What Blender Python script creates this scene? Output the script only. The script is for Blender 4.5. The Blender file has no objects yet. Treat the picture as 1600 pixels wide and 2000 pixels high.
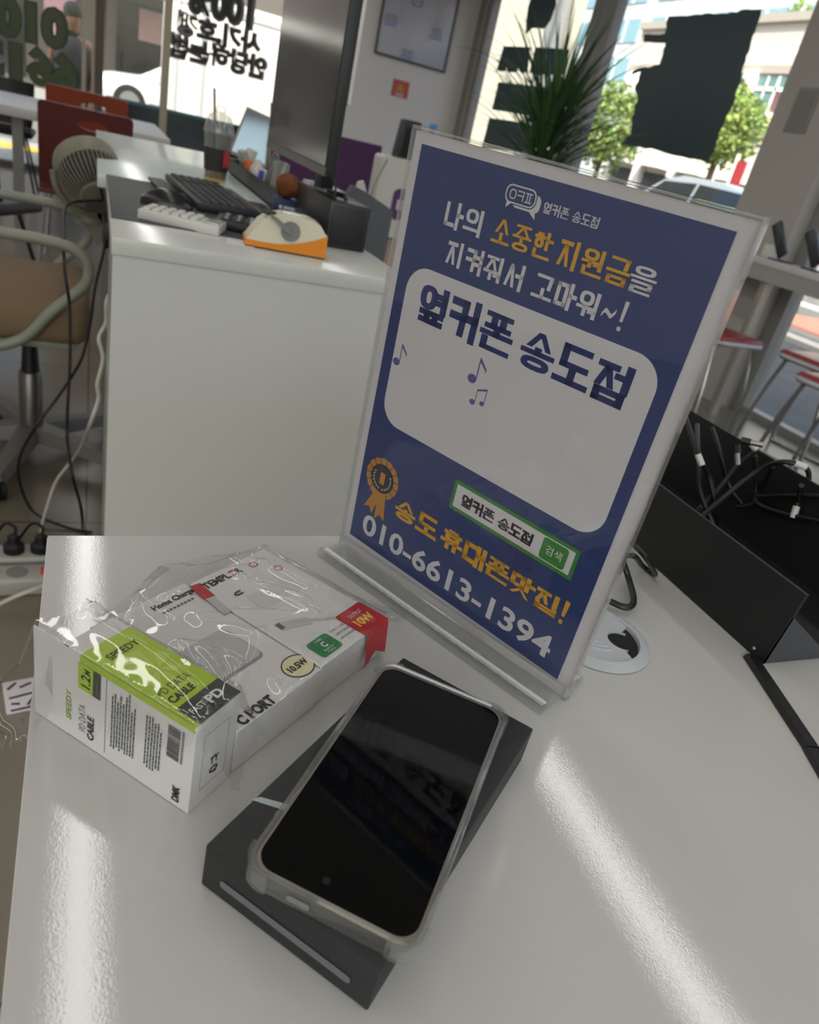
import bpy, bmesh, math, random
from mathutils import Vector, Matrix, noise
random.seed(7)
C = bpy.context.scene.collection
V = Vector
PI = math.pi
# ------------------------------------------------------------------ camera
F_PX = 1420.0
PITCH, ROLL, YAW = math.radians(26.5), math.radians(13.75), math.radians(-27.0)
ZT = 0.75                      # top of the white desk in front
CAM = V((0, 0, ZT + 0.305))
_g = V((-math.sin(ROLL)*math.cos(PITCH), math.cos(ROLL)*math.cos(PITCH), math.sin(PITCH)))
_up = -_g
_yw = (V((0, 0, 1)) - V((0, 0, 1)).dot(_up)*_up).normalized()
_xw = _yw.cross(_up)
MW = Matrix.Rotation(YAW, 3, 'Z') @ Matrix((_xw, _yw, _up))      # camera axes (x right, y down, z ahead) to the room
def ray(p): return MW @ V((p[0]-800.0, p[1]-1000.0, F_PX))
def on(p, z):
    r = ray(p); return CAM + r*((z-CAM.z)/r.z)
def atY(p, y):
    r = ray(p); return CAM + r*(y/r.y)
def atX(p, x):
    r = ray(p); return CAM + r*(x/r.x)
cam_d = bpy.data.cameras.new('camera'); cam = bpy.data.objects.new('camera', cam_d); C.objects.link(cam)
cam_d.sensor_fit = 'HORIZONTAL'; cam_d.sensor_width = 36.0; cam_d.lens = 36.0*F_PX/1600.0
cam_d.clip_start = 0.02; cam_d.clip_end = 300
cam_d.dof.use_dof = True; cam_d.dof.focus_distance = 0.45; cam_d.dof.aperture_fstop = 15.0
_R = Matrix((MW @ V((1, 0, 0)), MW @ V((0, -1, 0)), MW @ V((0, 0, -1)))).transposed()
cam.matrix_world = Matrix.Translation(CAM) @ _R.to_4x4()
bpy.context.scene.camera = cam

# ------------------------------------------------------------------ materials
def lin(h):
    h = h.lstrip('#'); o = []
    for i in (0, 2, 4):
        c = int(h[i:i+2], 16)/255.0
        o.append(c/12.92 if c <= 0.04045 else ((c+0.055)/1.055)**2.4)
    return (o[0], o[1], o[2], 1.0)
MATS = {}
def mat(name, col, rough=0.5, metal=0.0, spec=0.5, bump=0.0, bscale=60.0, var=0.0, vscale=8.0, coat=0.0, emit=None, estr=0.0):
    if name in MATS: return MATS[name]
    m = bpy.data.materials.new(name); m.use_nodes = True
    nt = m.node_tree; b = nt.nodes['Principled BSDF']
    c = lin(col) if isinstance(col, str) else col
    b.inputs['Base Color'].default_value = c
    b.inputs['Roughness'].default_value = rough
    b.inputs['Metallic'].default_value = metal
    b.inputs['Specular IOR Level'].default_value = spec
    b.inputs['Coat Weight'].default_value = coat; b.inputs['Coat Roughness'].default_value = 0.05; b.inputs['Coat IOR'].default_value = 1.6
    tc = nt.nodes.new('ShaderNodeTexCoord')
    if var > 0:
        n = nt.nodes.new('ShaderNodeTexNoise'); n.inputs['Scale'].default_value = vscale; n.inputs['Detail'].default_value = 5
        nt.links.new(tc.outputs['Object'], n.inputs['Vector'])
        mx = nt.nodes.new('ShaderNodeMix'); mx.data_type = 'RGBA'
        mx.inputs[6].default_value = tuple(min(1, x*(1-var)) for x in c[:3])+(1,)
        mx.inputs[7].default_value = tuple(min(1, x*(1+var)) for x in c[:3])+(1,)
        nt.links.new(n.outputs['Fac'], mx.inputs[0]); nt.links.new(mx.outputs[2], b.inputs['Base Color'])
    if bump > 0:
        n = nt.nodes.new('ShaderNodeTexNoise'); n.inputs['Scale'].default_value = bscale; n.inputs['Detail'].default_value = 2
        nt.links.new(tc.outputs['Object'], n.inputs['Vector'])
        bp = nt.nodes.new('ShaderNodeBump'); bp.inputs['Strength'].default_value = bump; bp.inputs['Distance'].default_value = 0.002
        nt.links.new(n.outputs['Fac'], bp.inputs['Height']); nt.links.new(bp.outputs['Normal'], b.inputs['Normal']); nt.links.new(bp.outputs['Normal'], b.inputs['Coat Normal'])
    if emit:
        b.inputs['Emission Color'].default_value = lin(emit); b.inputs['Emission Strength'].default_value = estr
    MATS[name] = m; return m
def clear(name, tint='ffffff', rough=0.03, ior=1.5, boost=0.0, haze=0.0):
    """thin clear sheet: straight-through transparency plus a Fresnel reflection"""
    if name in MATS: return MATS[name]
    m = bpy.data.materials.new(name); m.use_nodes = True; nt = m.node_tree; nt.nodes.clear()
    out = nt.nodes.new('ShaderNodeOutputMaterial'); mix = nt.nodes.new('ShaderNodeMixShader')
    tr = nt.nodes.new('ShaderNodeBsdfTransparent'); gl = nt.nodes.new('ShaderNodeBsdfGlossy'); fr = nt.nodes.new('ShaderNodeLayerWeight')
    tr.inputs[0].default_value = lin(tint); gl.inputs['Roughness'].default_value = rough
    pw = nt.nodes.new('ShaderNodeMath'); pw.operation = 'POWER'; pw.inputs[1].default_value = 5.0
    ml = nt.nodes.new('ShaderNodeMath'); ml.operation = 'MULTIPLY_ADD'; f0 = ((ior-1)/(ior+1))**2
    ml.inputs[1].default_value = 1-f0; ml.inputs[2].default_value = f0+boost; ml.use_clamp = True
    nt.links.new(fr.outputs['Facing'], pw.inputs[0]); nt.links.new(pw.outputs[0], ml.inputs[0]); nt.links.new(ml.outputs[0], mix.inputs[0])
    src = tr
    if haze > 0:
        df = nt.nodes.new('ShaderNodeBsdfDiffuse'); df.inputs[0].default_value = (0.8, 0.8, 0.8, 1)
        mh = nt.nodes.new('ShaderNodeMixShader'); mh.inputs[0].default_value = haze
        nt.links.new(tr.outputs[0], mh.inputs[1]); nt.links.new(df.outputs[0], mh.inputs[2]); src = mh
    nt.links.new(src.outputs[0], mix.inputs[1]); nt.links.new(gl.outputs[0], mix.inputs[2]); nt.links.new(mix.outputs[0], out.inputs[0])
    MATS[name] = m; return m

# ------------------------------------------------------------------ mesh building
def frame(o, ex, ey):
    ex = V(ex).normalized(); ez = ex.cross(V(ey)).normalized(); ey = ez.cross(ex)
    m = Matrix((ex, ey, ez)).transposed().to_4x4(); m.translation = V(o); return m
def lc(fr, p):
    """where the sight line through a photo point meets a frame's plane, in that frame"""
    n = fr.col[2].xyz; r = ray(p); t = (fr.translation-CAM).dot(n)/r.dot(n)
    return fr.inverted() @ (CAM + r*t)
def crom(pts, n=6, closed=False):
    P = [V(p) for p in pts]
    if len(P) < 3: return P
    out = []; N = len(P)
    rng = range(N) if closed else range(N-1)
    for i in rng:
        if closed: a, b, c, d = P[i-1], P[i], P[(i+1) % N], P[(i+2) % N]
        else: a, b, c, d = P[max(i-1, 0)], P[i], P[i+1], P[min(i+2, N-1)]
        for k in range(n):
            t = k/n
            out.append(0.5*((2*b)+(c-a)*t+(2*a-5*b+4*c-d)*t*t+(3*b-a-3*c+d)*t**3))
    if not closed: out.append(P[-1])
    return out
def rrect(x0, y0, x1, y1, r, n=5):
    o = []
    for cx, cy, a in ((x1-r, y0+r, -90), (x1-r, y1-r, 0), (x0+r, y1-r, 90), (x0+r, y0+r, 180)):
        for k in range(n+1):
            t = math.radians(a+90*k/n); o.append((cx+r*math.cos(t), cy+r*math.sin(t)))
    return o
def ell(cx, cy, rx, ry, n=28, a0=0, a1=360):
    return [(cx+rx*math.cos(math.radians(a0+(a1-a0)*k/n)), cy+ry*math.sin(math.radians(a0+(a1-a0)*k/n))) for k in range(n if a1-a0 >= 360 else n+1)]
class MB:
    def __init__(s, F=None):
        s.v = []; s.f = []; s.mi = []; s.sm = []; s.F = F or Matrix.Identity(4)
    def add(s, vs, fs, mi=0, smooth=False, F=None):
        F = s.F @ F if F is not None else s.F
        b = len(s.v); s.v += [F @ V(v) for v in vs]
        for f in fs: s.f.append([b+i for i in f]); s.mi.append(mi); s.sm.append(smooth)
        return s
    def box(s, c, d, bevel=0.0, rz=0.0, mi=0, F=None, seg=2, taper=None):
        bm = bmesh.new(); bmesh.ops.create_cube(bm, size=1.0)
        for v in bm.verts:
            if taper and v.co.z > 0: v.co.x *= taper[0]; v.co.y *= taper[1]
            v.co = V((v.co.x*d[0], v.co.y*d[1], v.co.z*d[2]))
        if bevel > 0:
            bmesh.ops.bevel(bm, geom=bm.edges[:], offset=bevel, segments=seg, affect='EDGES', profile=0.5)
        M = Matrix.Translation(V(c)) @ Matrix.Rotation(rz, 4, 'Z')
        if F is not None: M = F @ M
        bm.verts.index_update()
        s.add([v.co.copy() for v in bm.verts], [[v.index for v in f.verts] for f in bm.faces], mi, bevel > 0, M); bm.free(); return s
    def cbox(s, lo, hi, **k):
        return s.box([(a+b)/2 for a, b in zip(lo, hi)], [b-a for a, b in zip(lo, hi)], **k)
    def prism(s, poly, z0, z1, mi=0, F=None, smooth=False):
        n = len(poly)
        vs = [(p[0], p[1], z0) for p in poly]+[(p[0], p[1], z1) for p in poly]
        fs = [list(range(n-1, -1, -1)), list(range(n, 2*n))]
        s.add(vs, fs, mi, False, F)
        s.add(vs, [[i, (i+1) % n, n+(i+1) % n, n+i] for i in range(n)], mi, smooth, F); return s
    def flat(s, poly, z=0.0, mi=0, F=None):
        return s.add([(p[0], p[1], z) for p in poly], [list(range(len(poly)))], mi, False, F)
    def ring(s, outer, inner, z0, z1, mi=0, F=None):
        n = len(outer)
        vs = [(p[0], p[1], z) for z in (z0, z1) for q in (outer, inner) for p in q]
        fs = []
        for i in range(n):
            j = (i+1) % n
            fs += [[2*n+i, 2*n+j, 3*n+j, 3*n+i], [i, n+i, n+j, j], [i, j, 2*n+j, 2*n+i], [n+i, 3*n+i, 3*n+j, n+j]]
        return s.add(vs, fs, mi, False, F)
    def tube(s, pts, r, n=8, closed=False, mi=0, F=None, smooth=True):
        P = [V(p) for p in pts]; N = len(P); vs = []; fs = []
        rr = r if isinstance(r, (list, tuple)) else [r]*N
        up = V((0, 0, 1)); prev = None
        for i in range(N):
            t = (P[(i+1) % N]-P[i-1]) if closed else (P[min(i+1, N-1)]-P[max(i-1, 0)])
            if t.length < 1e-9: t = V((0, 0, 1))
            t.normalize()
            if prev is None:
                a = t.cross(up)
                if a.length < 1e-3: a = t.cross(V((1, 0, 0)))
            else: a = prev - t*prev.dot(t)
            a.normalize(); prev = a; b = t.cross(a)
            for k in range(n):
                q = 2*PI*k/n; vs.append(P[i]+(a*math.cos(q)+b*math.sin(q))*rr[i])
        for i in range(N if closed else N-1):
            j = (i+1) % N
            for k in range(n):
                l = (k+1) % n; fs.append([i*n+k, j*n+k, j*n+l, i*n+l][::-1])
        if not closed: fs += [list(range(n)), list(range((N-1)*n, N*n))[::-1]]
        return s.add(vs, fs, mi, smooth, F)
    def bar(s, a, b, w, h, mi=0, F=None):
        """rectangular bar from a to b (w across, h along the upright side)"""
        a, b = V(a), V(b); d = (b-a); L = d.length; d.normalize()
        x = d.cross(V((0, 0, 1)))
        if x.length < 1e-4: x = V((1, 0, 0))
        x.normalize(); z = x.cross(d)
        M = Matrix((x, d, z)).transposed().to_4x4(); M.translation = (a+b)/2
        if F is not None: M = F @ M
        return s.box((0, 0, 0), (w, L, h), F=M, mi=mi)
    def lathe(s, prof, n=24, mi=0, F=None, smooth=True, cap=True):
        vs = []; fs = []; m = len(prof)
        for r, z in prof:
            for k in range(n):
                q = 2*PI*k/n; vs.append((r*math.cos(q), r*math.sin(q), z))
        for i in range(m-1):
            for k in range(n):
                l = (k+1) % n; fs.append([i*n+k, i*n+l, (i+1)*n+l, (i+1)*n+k])
        if cap: fs += [list(range(n))[::-1], list(range((m-1)*n, m*n))]
        return s.add(vs, fs, mi, smooth, F)
    def loft(s, rings, mi=0, F=None, cap=True, smooth=True):
        n = len(rings[0]); vs = [p for r in rings for p in r]; fs = []
        for i in range(len(rings)-1):
            for k in range(n):
                l = (k+1) % n; fs.append([i*n+k, i*n+l, (i+1)*n+l, (i+1)*n+k])
        if cap: fs += [list(range(n))[::-1], list(range((len(rings)-1)*n, len(rings)*n))]
        return s.add(vs, fs, mi, smooth, F)
    def ball(s, c, r, n=16, mi=0, F=None):
        r = r if isinstance(r, (tuple, list)) else (r, r, r); vs = []; fs = []; m = max(6, n//2)
        for i in range(m+1):
            a = PI*i/m
            for k in range(n):
                q = 2*PI*k/n; vs.append((c[0]+r[0]*math.sin(a)*math.cos(q), c[1]+r[1]*math.sin(a)*math.sin(q), c[2]-r[2]*math.cos(a)))
        for i in range(m):
            for k in range(n):
                l = (k+1) % n; fs.append([i*n+k, i*n+l, (i+1)*n+l, (i+1)*n+k])
        return s.add(vs, fs, mi, True, F)
    def build(s, name, mats, parent=None, world=False, recentre=True):
        if not isinstance(mats, (list, tuple)): mats = [mats]
        vs = s.v; loc = V((0, 0, 0))
        if parent is not None:
            if world:
                inv = parent.matrix_basis.inverted(); q = parent.parent
                if q is not None: inv = inv @ q.matrix_basis.inverted()
                vs = [inv @ v for v in vs]
        elif recentre and vs:
            loc = V(((min(v.x for v in vs)+max(v.x for v in vs))/2, (min(v.y for v in vs)+max(v.y for v in vs))/2, min(v.z for v in vs)))
            vs = [v-loc for v in vs]
        me = bpy.data.meshes.new(name); me.from_pydata([tuple(v) for v in vs], [], s.f)
        for m in mats: me.materials.append(m)
        me.polygons.foreach_set('material_index', s.mi); me.polygons.foreach_set('use_smooth', s.sm); me.update()
        bm = bmesh.new(); bm.from_mesh(me); bmesh.ops.remove_doubles(bm, verts=bm.verts, dist=1e-6) if len(vs) < 60000 and not getattr(s, 'nomerge', False) else None
        for e in bm.edges:
            if len(e.link_faces) == 2 and e.calc_face_angle(0) > 0.7: e.smooth = False
        bm.to_mesh(me); bm.free()
        o = bpy.data.objects.new(name, me); o.location = loc; C.objects.link(o)
        if parent is not None: o.parent = parent
        return o
def tag(o, label=None, cat=None, group=None, kind=None):
    if label: o['label'] = label
    if cat: o['category'] = cat
    if group: o['group'] = group
    if kind: o['kind'] = kind
    return o
def thing(name, label, cat, loc=(0, 0, 0), rz=0.0, group=None):
    o = bpy.data.objects.new(name, None); o.empty_display_size = 0.05
    o.matrix_basis = Matrix.Translation(V(loc)) @ Matrix.Rotation(rz, 4, 'Z'); C.objects.link(o)
    return tag(o, label, cat, group)
def struct(name, mb, m, label=None):
    o = mb.build(name, m); o['kind'] = 'structure'
    if label: o['label'] = label
    return o
def dup(root, loc, rz, label, group=None, name=None):
    r = root.copy(); C.objects.link(r); r.matrix_basis = Matrix.Translation(V(loc)) @ Matrix.Rotation(rz, 4, 'Z'); r['label'] = label
    if group: r['group'] = group
    for ch in list(root.children):
        c = ch.copy(); C.objects.link(c); c.parent = r
        for g2 in ch.children:
            d = g2.copy(); C.objects.link(d); d.parent = c
    return r

# ------------------------------------------------------------------ lettering
_tc = {}
def txt(body, bold=0.0, res=3):
    k = (body, bold, res)
    if k in _tc: return _tc[k]
    cu = bpy.data.curves.new('lettering', 'FONT'); cu.body = body; cu.offset = bold; cu.resolution_u = res
    o = bpy.data.objects.new('lettering', cu); C.objects.link(o); bpy.context.view_layer.update()
    me = o.evaluated_get(bpy.context.evaluated_depsgraph_get()).to_mesh()
    vs = [(v.co.x, v.co.y) for v in me.vertices]; fs = [list(p.vertices) for p in me.polygons]
    bpy.data.objects.remove(o); bpy.data.curves.remove(cu)
    x0 = min(v[0] for v in vs); y0 = min(v[1] for v in vs); w = max(v[0] for v in vs)-x0; h = max(v[1] for v in vs)-y0
    _tc[k] = ([((x-x0)/w, (y-y0)/h) for x, y in vs], fs, w/h); return _tc[k]
def decal(mb, t, fr, x0, y0, x1, y1, z=0.0002, mi=0, flip=False):
    """fit lettering into the rectangle (x0,y0)-(x1,y1) of a frame"""
    vs = [((x1-(x1-x0)*u) if flip else x0+(x1-x0)*u, y0+(y1-y0)*v, z) for u, v in t[0]]
    return mb.add(vs, [f[::-1] for f in t[1]] if flip else t[1], mi, False, fr)
def decal_h(mb, t, fr, x0, y0, h, z=0.0002, mi=0, sx=1.0):
    return decal(mb, t, fr, x0, y0, x0+h*t[2]*sx, y0+h, z, mi)
# square poster Hangul, drawn from strokes: every letter is a list of polylines in a unit box, y down
L_ = {'ㄱ': [[(0, 0), (1, 0), (.92, 1)]], 'ㄴ': [[(0, 0), (0, 1), (1, 1)]], 'ㄷ': [[(1, 0), (0, 0), (0, 1), (1, 1)]],
      'ㄹ': [[(0, 0), (1, 0), (1, .5), (0, .5), (0, 1), (1, 1)]], 'ㅁ': [[(0, 0), (1, 0), (1, 1), (0, 1), (0, 0)]],
      'ㅂ': [[(0, 0), (0, 1), (1, 1), (1, 0)], [(0, .5), (1, .5)]], 'ㅅ': [[(.5, -.05), (.02, 1)], [(.5, -.05), (.98, 1)]],
      'ㅇ': ['o'], 'ㅈ': [[(0, 0), (1, 0)], [(.5, .1), (.02, 1)], [(.5, .1), (.98, 1)]],
      'ㅋ': [[(0, 0), (1, 0), (.9, 1)], [(0, .48), (.95, .48)]], 'ㅍ': [[(0, 0), (1, 0)], [(.28, 0), (.28, 1)], [(.72, 0), (.72, 1)], [(0, 1), (1, 1)]],
      'ㅎ': [[(.3, 0), (.7, 0)], [(0, .22), (1, .22)], ('o', .12, .42, .88, 1)]}
V_ = {'ㅏ': [[(.35, 0), (.35, 1)], [(.35, .45), (1, .45)]], 'ㅓ': [[(.8, 0), (.8, 1)], [(.1, .45), (.8, .45)]],
      'ㅕ': [[(.8, 0), (.8, 1)], [(.1, .3), (.8, .3)], [(.1, .62), (.8, .62)]], 'ㅣ': [[(.6, 0), (.6, 1)]],
      'ㅐ': [[(.15, 0), (.15, 1)], [(.85, 0), (.85, 1)], [(.15, .45), (.85, .45)]]}
H_ = {'ㅗ': [[(.5, 0), (.5, 1)], [(0, 1), (1, 1)]], 'ㅜ': [[(0, 0), (1, 0)], [(.5, 0), (.5, 1)]],
      'ㅠ': [[(0, 0), (1, 0)], [(.3, 0), (.3, 1)], [(.7, 0), (.7, 1)]], 'ㅡ': [[(0, .5), (1, .5)]]}
CHO = 'ㄱㄲㄴㄷㄸㄹㅁㅂㅃㅅㅆㅇㅈㅉㅊㅋㅌㅍㅎ'; JUNG = 'ㅏㅐㅑㅒㅓㅔㅕㅖㅗㅘㅙㅚㅛㅜㅝㅞㅟㅠㅡㅢㅣ'; JONG = ' ㄱㄲㄳㄴㄵㄶㄷㄹㄺㄻㄼㄽㄾㄿㅀㅁㅂㅄㅅㅆㅇㅈㅊㅋㅌㅍㅎ'
def dens(ch):
    if ch in L_: return .9
    k = ord(ch)-0xAC00; hv = JUNG[k % 588//28] not in V_; fin = JONG[k % 28] != ' '
    if JONG[k % 28] == 'ㄹ': return .5
    return .62 if hv and fin else .74 if hv or fin else .95
def syl(ch, t):
    if ch in L_: parts = [(L_[ch], (.05, .05, .95, .95))]
    else:
        k = ord(ch)-0xAC00; c, j, e = CHO[k//588], JUNG[k % 588//28], JONG[k % 28]; fin = e != ' '; parts = []
        if j in V_:
            y1 = .56 if fin else .97
            parts += [(L_[c], (.06, .07 if c != 'ㅇ' else .04, .5 if j != 'ㅐ' else .44, y1-.06 if not fin else y1)), (V_[j], (.6, 0, 1.0, .6 if fin else 1))]
        elif j in H_:
            parts += [(L_[c], (.14, .03, .86, .36 if fin else .5)), (H_[j], (.02, .46 if fin else .6, .98, .56 if fin else .96))]
            if j in 'ㅜㅠ' : parts[-1] = (H_[j], (.02, .46 if fin else .64, .98, .64 if fin else 1.0))
            if j == 'ㅗ' and not fin: parts[-1] = (H_[j], (.02, .6, .98, .94))
        else:
            two = {'ㅢ': ('ㅡ', 'ㅣ'), 'ㅝ': ('ㅜ', 'ㅓ'), 'ㅟ': ('ㅜ', 'ㅣ')}[j]
            ym = .62 if fin else .9
            parts += [(L_[c], (.08, .04, .62, .36 if fin else .5))]
            parts += [(H_[two[0]], (.0, .48 if fin else .66, .7, .66 if fin else .98))]
            parts += [([[(.88, 0), (.88, 1)]] + ([[(.62, .8), (.88, .8)]] if two[1] == 'ㅓ' else []), (0, 0, 1, .72 if fin else 1))]
        if e == 'ㄹ' and j == 'ㅡ': parts = [(L_[c], (.14, .03, .86, .27)), (H_[j], (.02, .40, .98, .44)), (L_[e], (.12, .60, .88, .97))]
        elif fin: parts += [(L_[e], (.12, .74 if e != 'ㄴ' else .72, .88 if e != 'ㄴ' else .96, .97))]
    polys = []
    for st, (a, b, c2, d) in parts:
        for s in st:
            if s == 'o' or (isinstance(s, tuple) and s[0] == 'o'):
                q = (0, 0, 1, 1) if s == 'o' else s[1:]
                x0, y0, x1, y1 = a+(c2-a)*q[0], b+(d-b)*q[1], a+(c2-a)*q[2], b+(d-b)*q[3]
                cx, cy, rx, ry = (x0+x1)/2, (y0+y1)/2, (x1-x0)/2, (y1-y0)/2; n = 24
                for i in range(n):
                    qd = []
                    for (i2, g) in ((i, 1), (i+1, 1), (i+1, -1), (i, -1)):
                        an = 2*PI*i2/n; sq = 1/max(abs(math.cos(an))**4+abs(math.sin(an))**4, 1e-6)**.25*.5+.5
                        qd.append((cx+math.cos(an)*sq*(rx+g*t[0]/2), cy+math.sin(an)*sq*(ry+g*t[1]/2)))
                    polys.append(qd)
                continue
            P = [(a+(c2-a)*x, b+(d-b)*y) for x, y in s]
            for p, q in zip(P[:-1], P[1:]):
                dx, dy = q[0]-p[0], q[1]-p[1]
                if abs(dx) < .06: polys.append([(p[0]-t[0]/2, min(p[1], q[1])-t[1]/2), (p[0]+t[0]/2, min(p[1], q[1])-t[1]/2), (q[0]+t[0]/2, max(p[1], q[1])+t[1]/2), (q[0]-t[0]/2, max(p[1], q[1])+t[1]/2)])
                elif abs(dy) < .02: polys.append([(min(p[0], q[0])-t[0]/2, p[1]-t[1]/2), (max(p[0], q[0])+t[0]/2, p[1]-t[1]/2), (max(p[0], q[0])+t[0]/2, q[1]+t[1]/2), (min(p[0], q[0])-t[0]/2, q[1]+t[1]/2)])
                else: polys.append([(p[0]-t[0]*.43, p[1]-t[1]*.2), (p[0]+t[0]*.43, p[1]-t[1]*.2), (q[0]+t[0]*.43, q[1]+t[1]/2), (q[0]-t[0]*.43, q[1]+t[1]/2)])
    return polys
def hangul(mb, s, fr, x0, y0, x1, y1, z=0.0002, mi=0, weight=.15, space=.4, gap=.1):
    """a row of block syllables between x0..x1, top y1, bottom y0 (frame y up)"""
    adv = sum(space if ch == ' ' else 1+gap for ch in s)-gap; u = (x1-x0)/adv; h = y1-y0; x = x0
    for ch in s:
        if ch == ' ': x += u*space; continue
        T = weight*min(u, h); tx, ty = T/u/.88, T/h/.9*dens(ch)
        for pl in syl(ch, (tx, ty)):
            q = [(x+u*(.06+.88*a), y1-h*(.05+.9*b)) for a, b in pl]
            ar = sum(q[i-1][0]*q[i][1]-q[i][0]*q[i-1][1] for i in range(len(q)))
            mb.flat(q if ar > 0 else q[::-1], z, mi, fr)
        x += u*(1+gap)
LED, SKY, SUN, EXPO = 9.0, 0.62, 8.0, -0.42
# ================================================================== FOREGROUND DESK
white_lam = mat('white_laminate', 'bfbfbb', rough=0.4, spec=0.3, bump=0.016, bscale=900, coat=1.0)
white_edge = mat('white_edge_band', 'c9c9c6', rough=0.4)
black_pl = mat('black_plastic', '0e0f10', rough=0.45)
black_met = mat('black_painted_metal', '0f1012', rough=0.55, bump=0.05, bscale=300)
steel = mat('brushed_steel', 'a9a9a6', rough=0.3, metal=0.9)
clearp = clear('clear_acrylic', 'fafafa', 0.03, 1.49)
edgep = clear('acrylic_edge', 'fbfcfb', 0.08, 1.49, boost=0.12, haze=0.12)
paper = mat('white_paper', 'dedade', rough=0.6)
ink = mat('black_ink', '1b1c20', rough=0.5)

d = thing('white_desk', 'white glossy desk in front with the blue sign and the phone on it', 'desk', (0.2, 0.2, 0))
m = MB()
top = [(-.025, -.3), (.735, -.3), (.735, .85), (.45, .85), (.45, .502), (-.025, .502)]
m.prism(top, ZT-.025, ZT-.0005)
m.build('desktop', white_lam, d, world=True)
m = MB(); m.cbox((-.0255, -.3, ZT-.0245), (-.0245, .5, ZT-.001)); m.cbox((-.025, .5015, ZT-.0245), (.45, .5025, ZT-.001)); m.build('edge_band', white_edge, d, world=True)
for x in (0.02, .69):
    m = MB(); m.cbox((x, -.25, 0), (x+.025, .46, ZT-.025)); m.build('side_panel', white_lam, d, world=True)

# cable grommet
gx, gy = on((1185, 1240), ZT).x-.012, on((1185, 1240), ZT).y
gr = thing('cable_grommet', 'round pale grey cable grommet set in the desk behind the sign', 'grommet', (gx+.0, gy, ZT))
grey_pl = mat('pale_grey_plastic', 'b3b8bd', rough=0.35)
R = .044
m = MB(); m.lathe([(R, 0), (R, .0012), (R-.006, .004), (R-.009, .004), (R-.0095, .0022), (R-.0095, 0)], 48, cap=False); m.build('rim', grey_pl, gr)
m = MB(); qh = on((1216, 1257), ZT); ah = math.degrees(math.atan2(qh.y-gy, qh.x-gx)); rc = R-.0096; ch, sh = math.cos(math.radians(ah)), math.sin(math.radians(ah))
m.prism(ell(0, 0, rc, rc, 50, ah+38, ah+322)+[(rc*.72*math.cos(math.radians(ah-28)), rc*.72*math.sin(math.radians(ah-28)))]+[(rc*.62*ch+rc*.34*math.cos(math.radians(ah+t)), rc*.62*sh+rc*.34*math.sin(math.radians(ah+t))) for t in range(-70, -300, -20)]+[(rc*.72*math.cos(math.radians(ah+28)), rc*.72*math.sin(math.radians(ah+28)))], 0.0004, .0026); m.build('cap', grey_pl, gr)
m = MB(); m.flat(ell(0, 0, R-.0096, R-.0096, 40), .0003); m.build('hole_shade', mat('hole_shade_black', '0b0c0e', 0.8), gr)  # flat dark disc stands in for the shade inside the hole
m = MB()
for k in range(3):
    m.tube([(.8*x, .8*y, .0027) for x, y in ell(0, 0, .014+.006*k, .014+.006*k, 20, 70, 150)], .0009, 5)
    m.tube([(.8*x, .8*y, .0027) for x, y in ell(0, 0, .014+.006*k, .014+.006*k, 20, 190, 270)], .0009, 5)
m.build('ribs', grey_pl, gr)

# cable behind the sign
tag(MB().tube(crom([on(p, z) for p, z in [((1120, 1150), .756), ((1185, 1172), .756), ((1222, 1186), .756), ((1238, 1174), .756), ((1228, 1130), .757), ((1212, 1085), .775), ((1190, 1050), .79)]], 8), .0028, 8).build('cable_loop', black_pl),
    'black cable loop lying on the desk right beside the sign, above the grommet', 'cable')
tag(MB().tube(crom([on(p, z) for p, z in [((1195, 1095), .77), ((1235, 1085), .80), ((1255, 1105), .757), ((1280, 1122), .756), ((1262, 1090), .79), ((1240, 1065), .79)]], 8), .0024, 8).build('cable_loop', black_pl),
    'short black cable bent against the left face of the black open box', 'cable')

# ------------------------------------------------------------------ sign stand
PQ = V((.187, .47, 1.054)); PE = V((.4596, -.8878, -.0211)).normalized(); PD = V((.0357, .0411, -.9985)).normalized()
PF = frame(PQ, PE, -PD)
sg = thing('sign_stand', 'clear acrylic stand on the desk holding a blue Korean shop poster', 'sign stand', (.245, .385, ZT))
m = MB(); m.box((.1042, -.1475, .002), (.2235, .310, .0018), F=PF); m.build('front_sheet', clearp, sg, world=True)
m = MB(); m.box((.1042, -.1475, -.003), (.2235, .310, .0018), F=PF); m.build('back_sheet', clearp, sg, world=True)
m = MB()
m.box((.1042, .0085, -.0005), (.2235, .0016, .0068), F=PF); m.box((.2158, -.1475, -.0005), (.0012, .31, .0066), F=PF); m.box((-.0074, -.1475, -.0005), (.0012, .31, .0066), F=PF)
m.box((.2163, -.0045, .001), (.002, .028, .004), F=PF)
m.build('sheet_edge', edgep, sg, world=True)['label'] = 'bright polished acrylic edges'
bx = V((PE.x, PE.y, 0)).normalized(); BF = frame((PQ+PD*.30+PE*.1042).xy.to_3d()+V((0, 0, ZT)), bx, (-bx.y, bx.x, 0))
m = MB(); prof = [(-.030, 0), (.028, 0), (.028, .003), (.006, .0045), (.0035, .0095), (-.0035, .0095), (-.006, .0045), (-.024, .003), (-.026, .0065), (-.030, .0065)]
FY = BF @ Matrix(((0, 0, 1, 0), (1, 0, 0, 0), (0, 1, 0, 0), (0, 0, 0, 1)))
m.prism(prof, -.1085, .1085, F=FY); m.build('base', edgep, sg, world=True)
m = MB(); m.box((0, -.0235, .0047), (.213, .0045, .0012), F=BF); m.box((0, .0215, .0036), (.213, .006, .0008), F=BF); m.build('base_highlight', mat('highlight_strip', 'e2e4e0', 0.3), sg, world=True)  # pale opaque strips paint the highlight along the base
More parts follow.
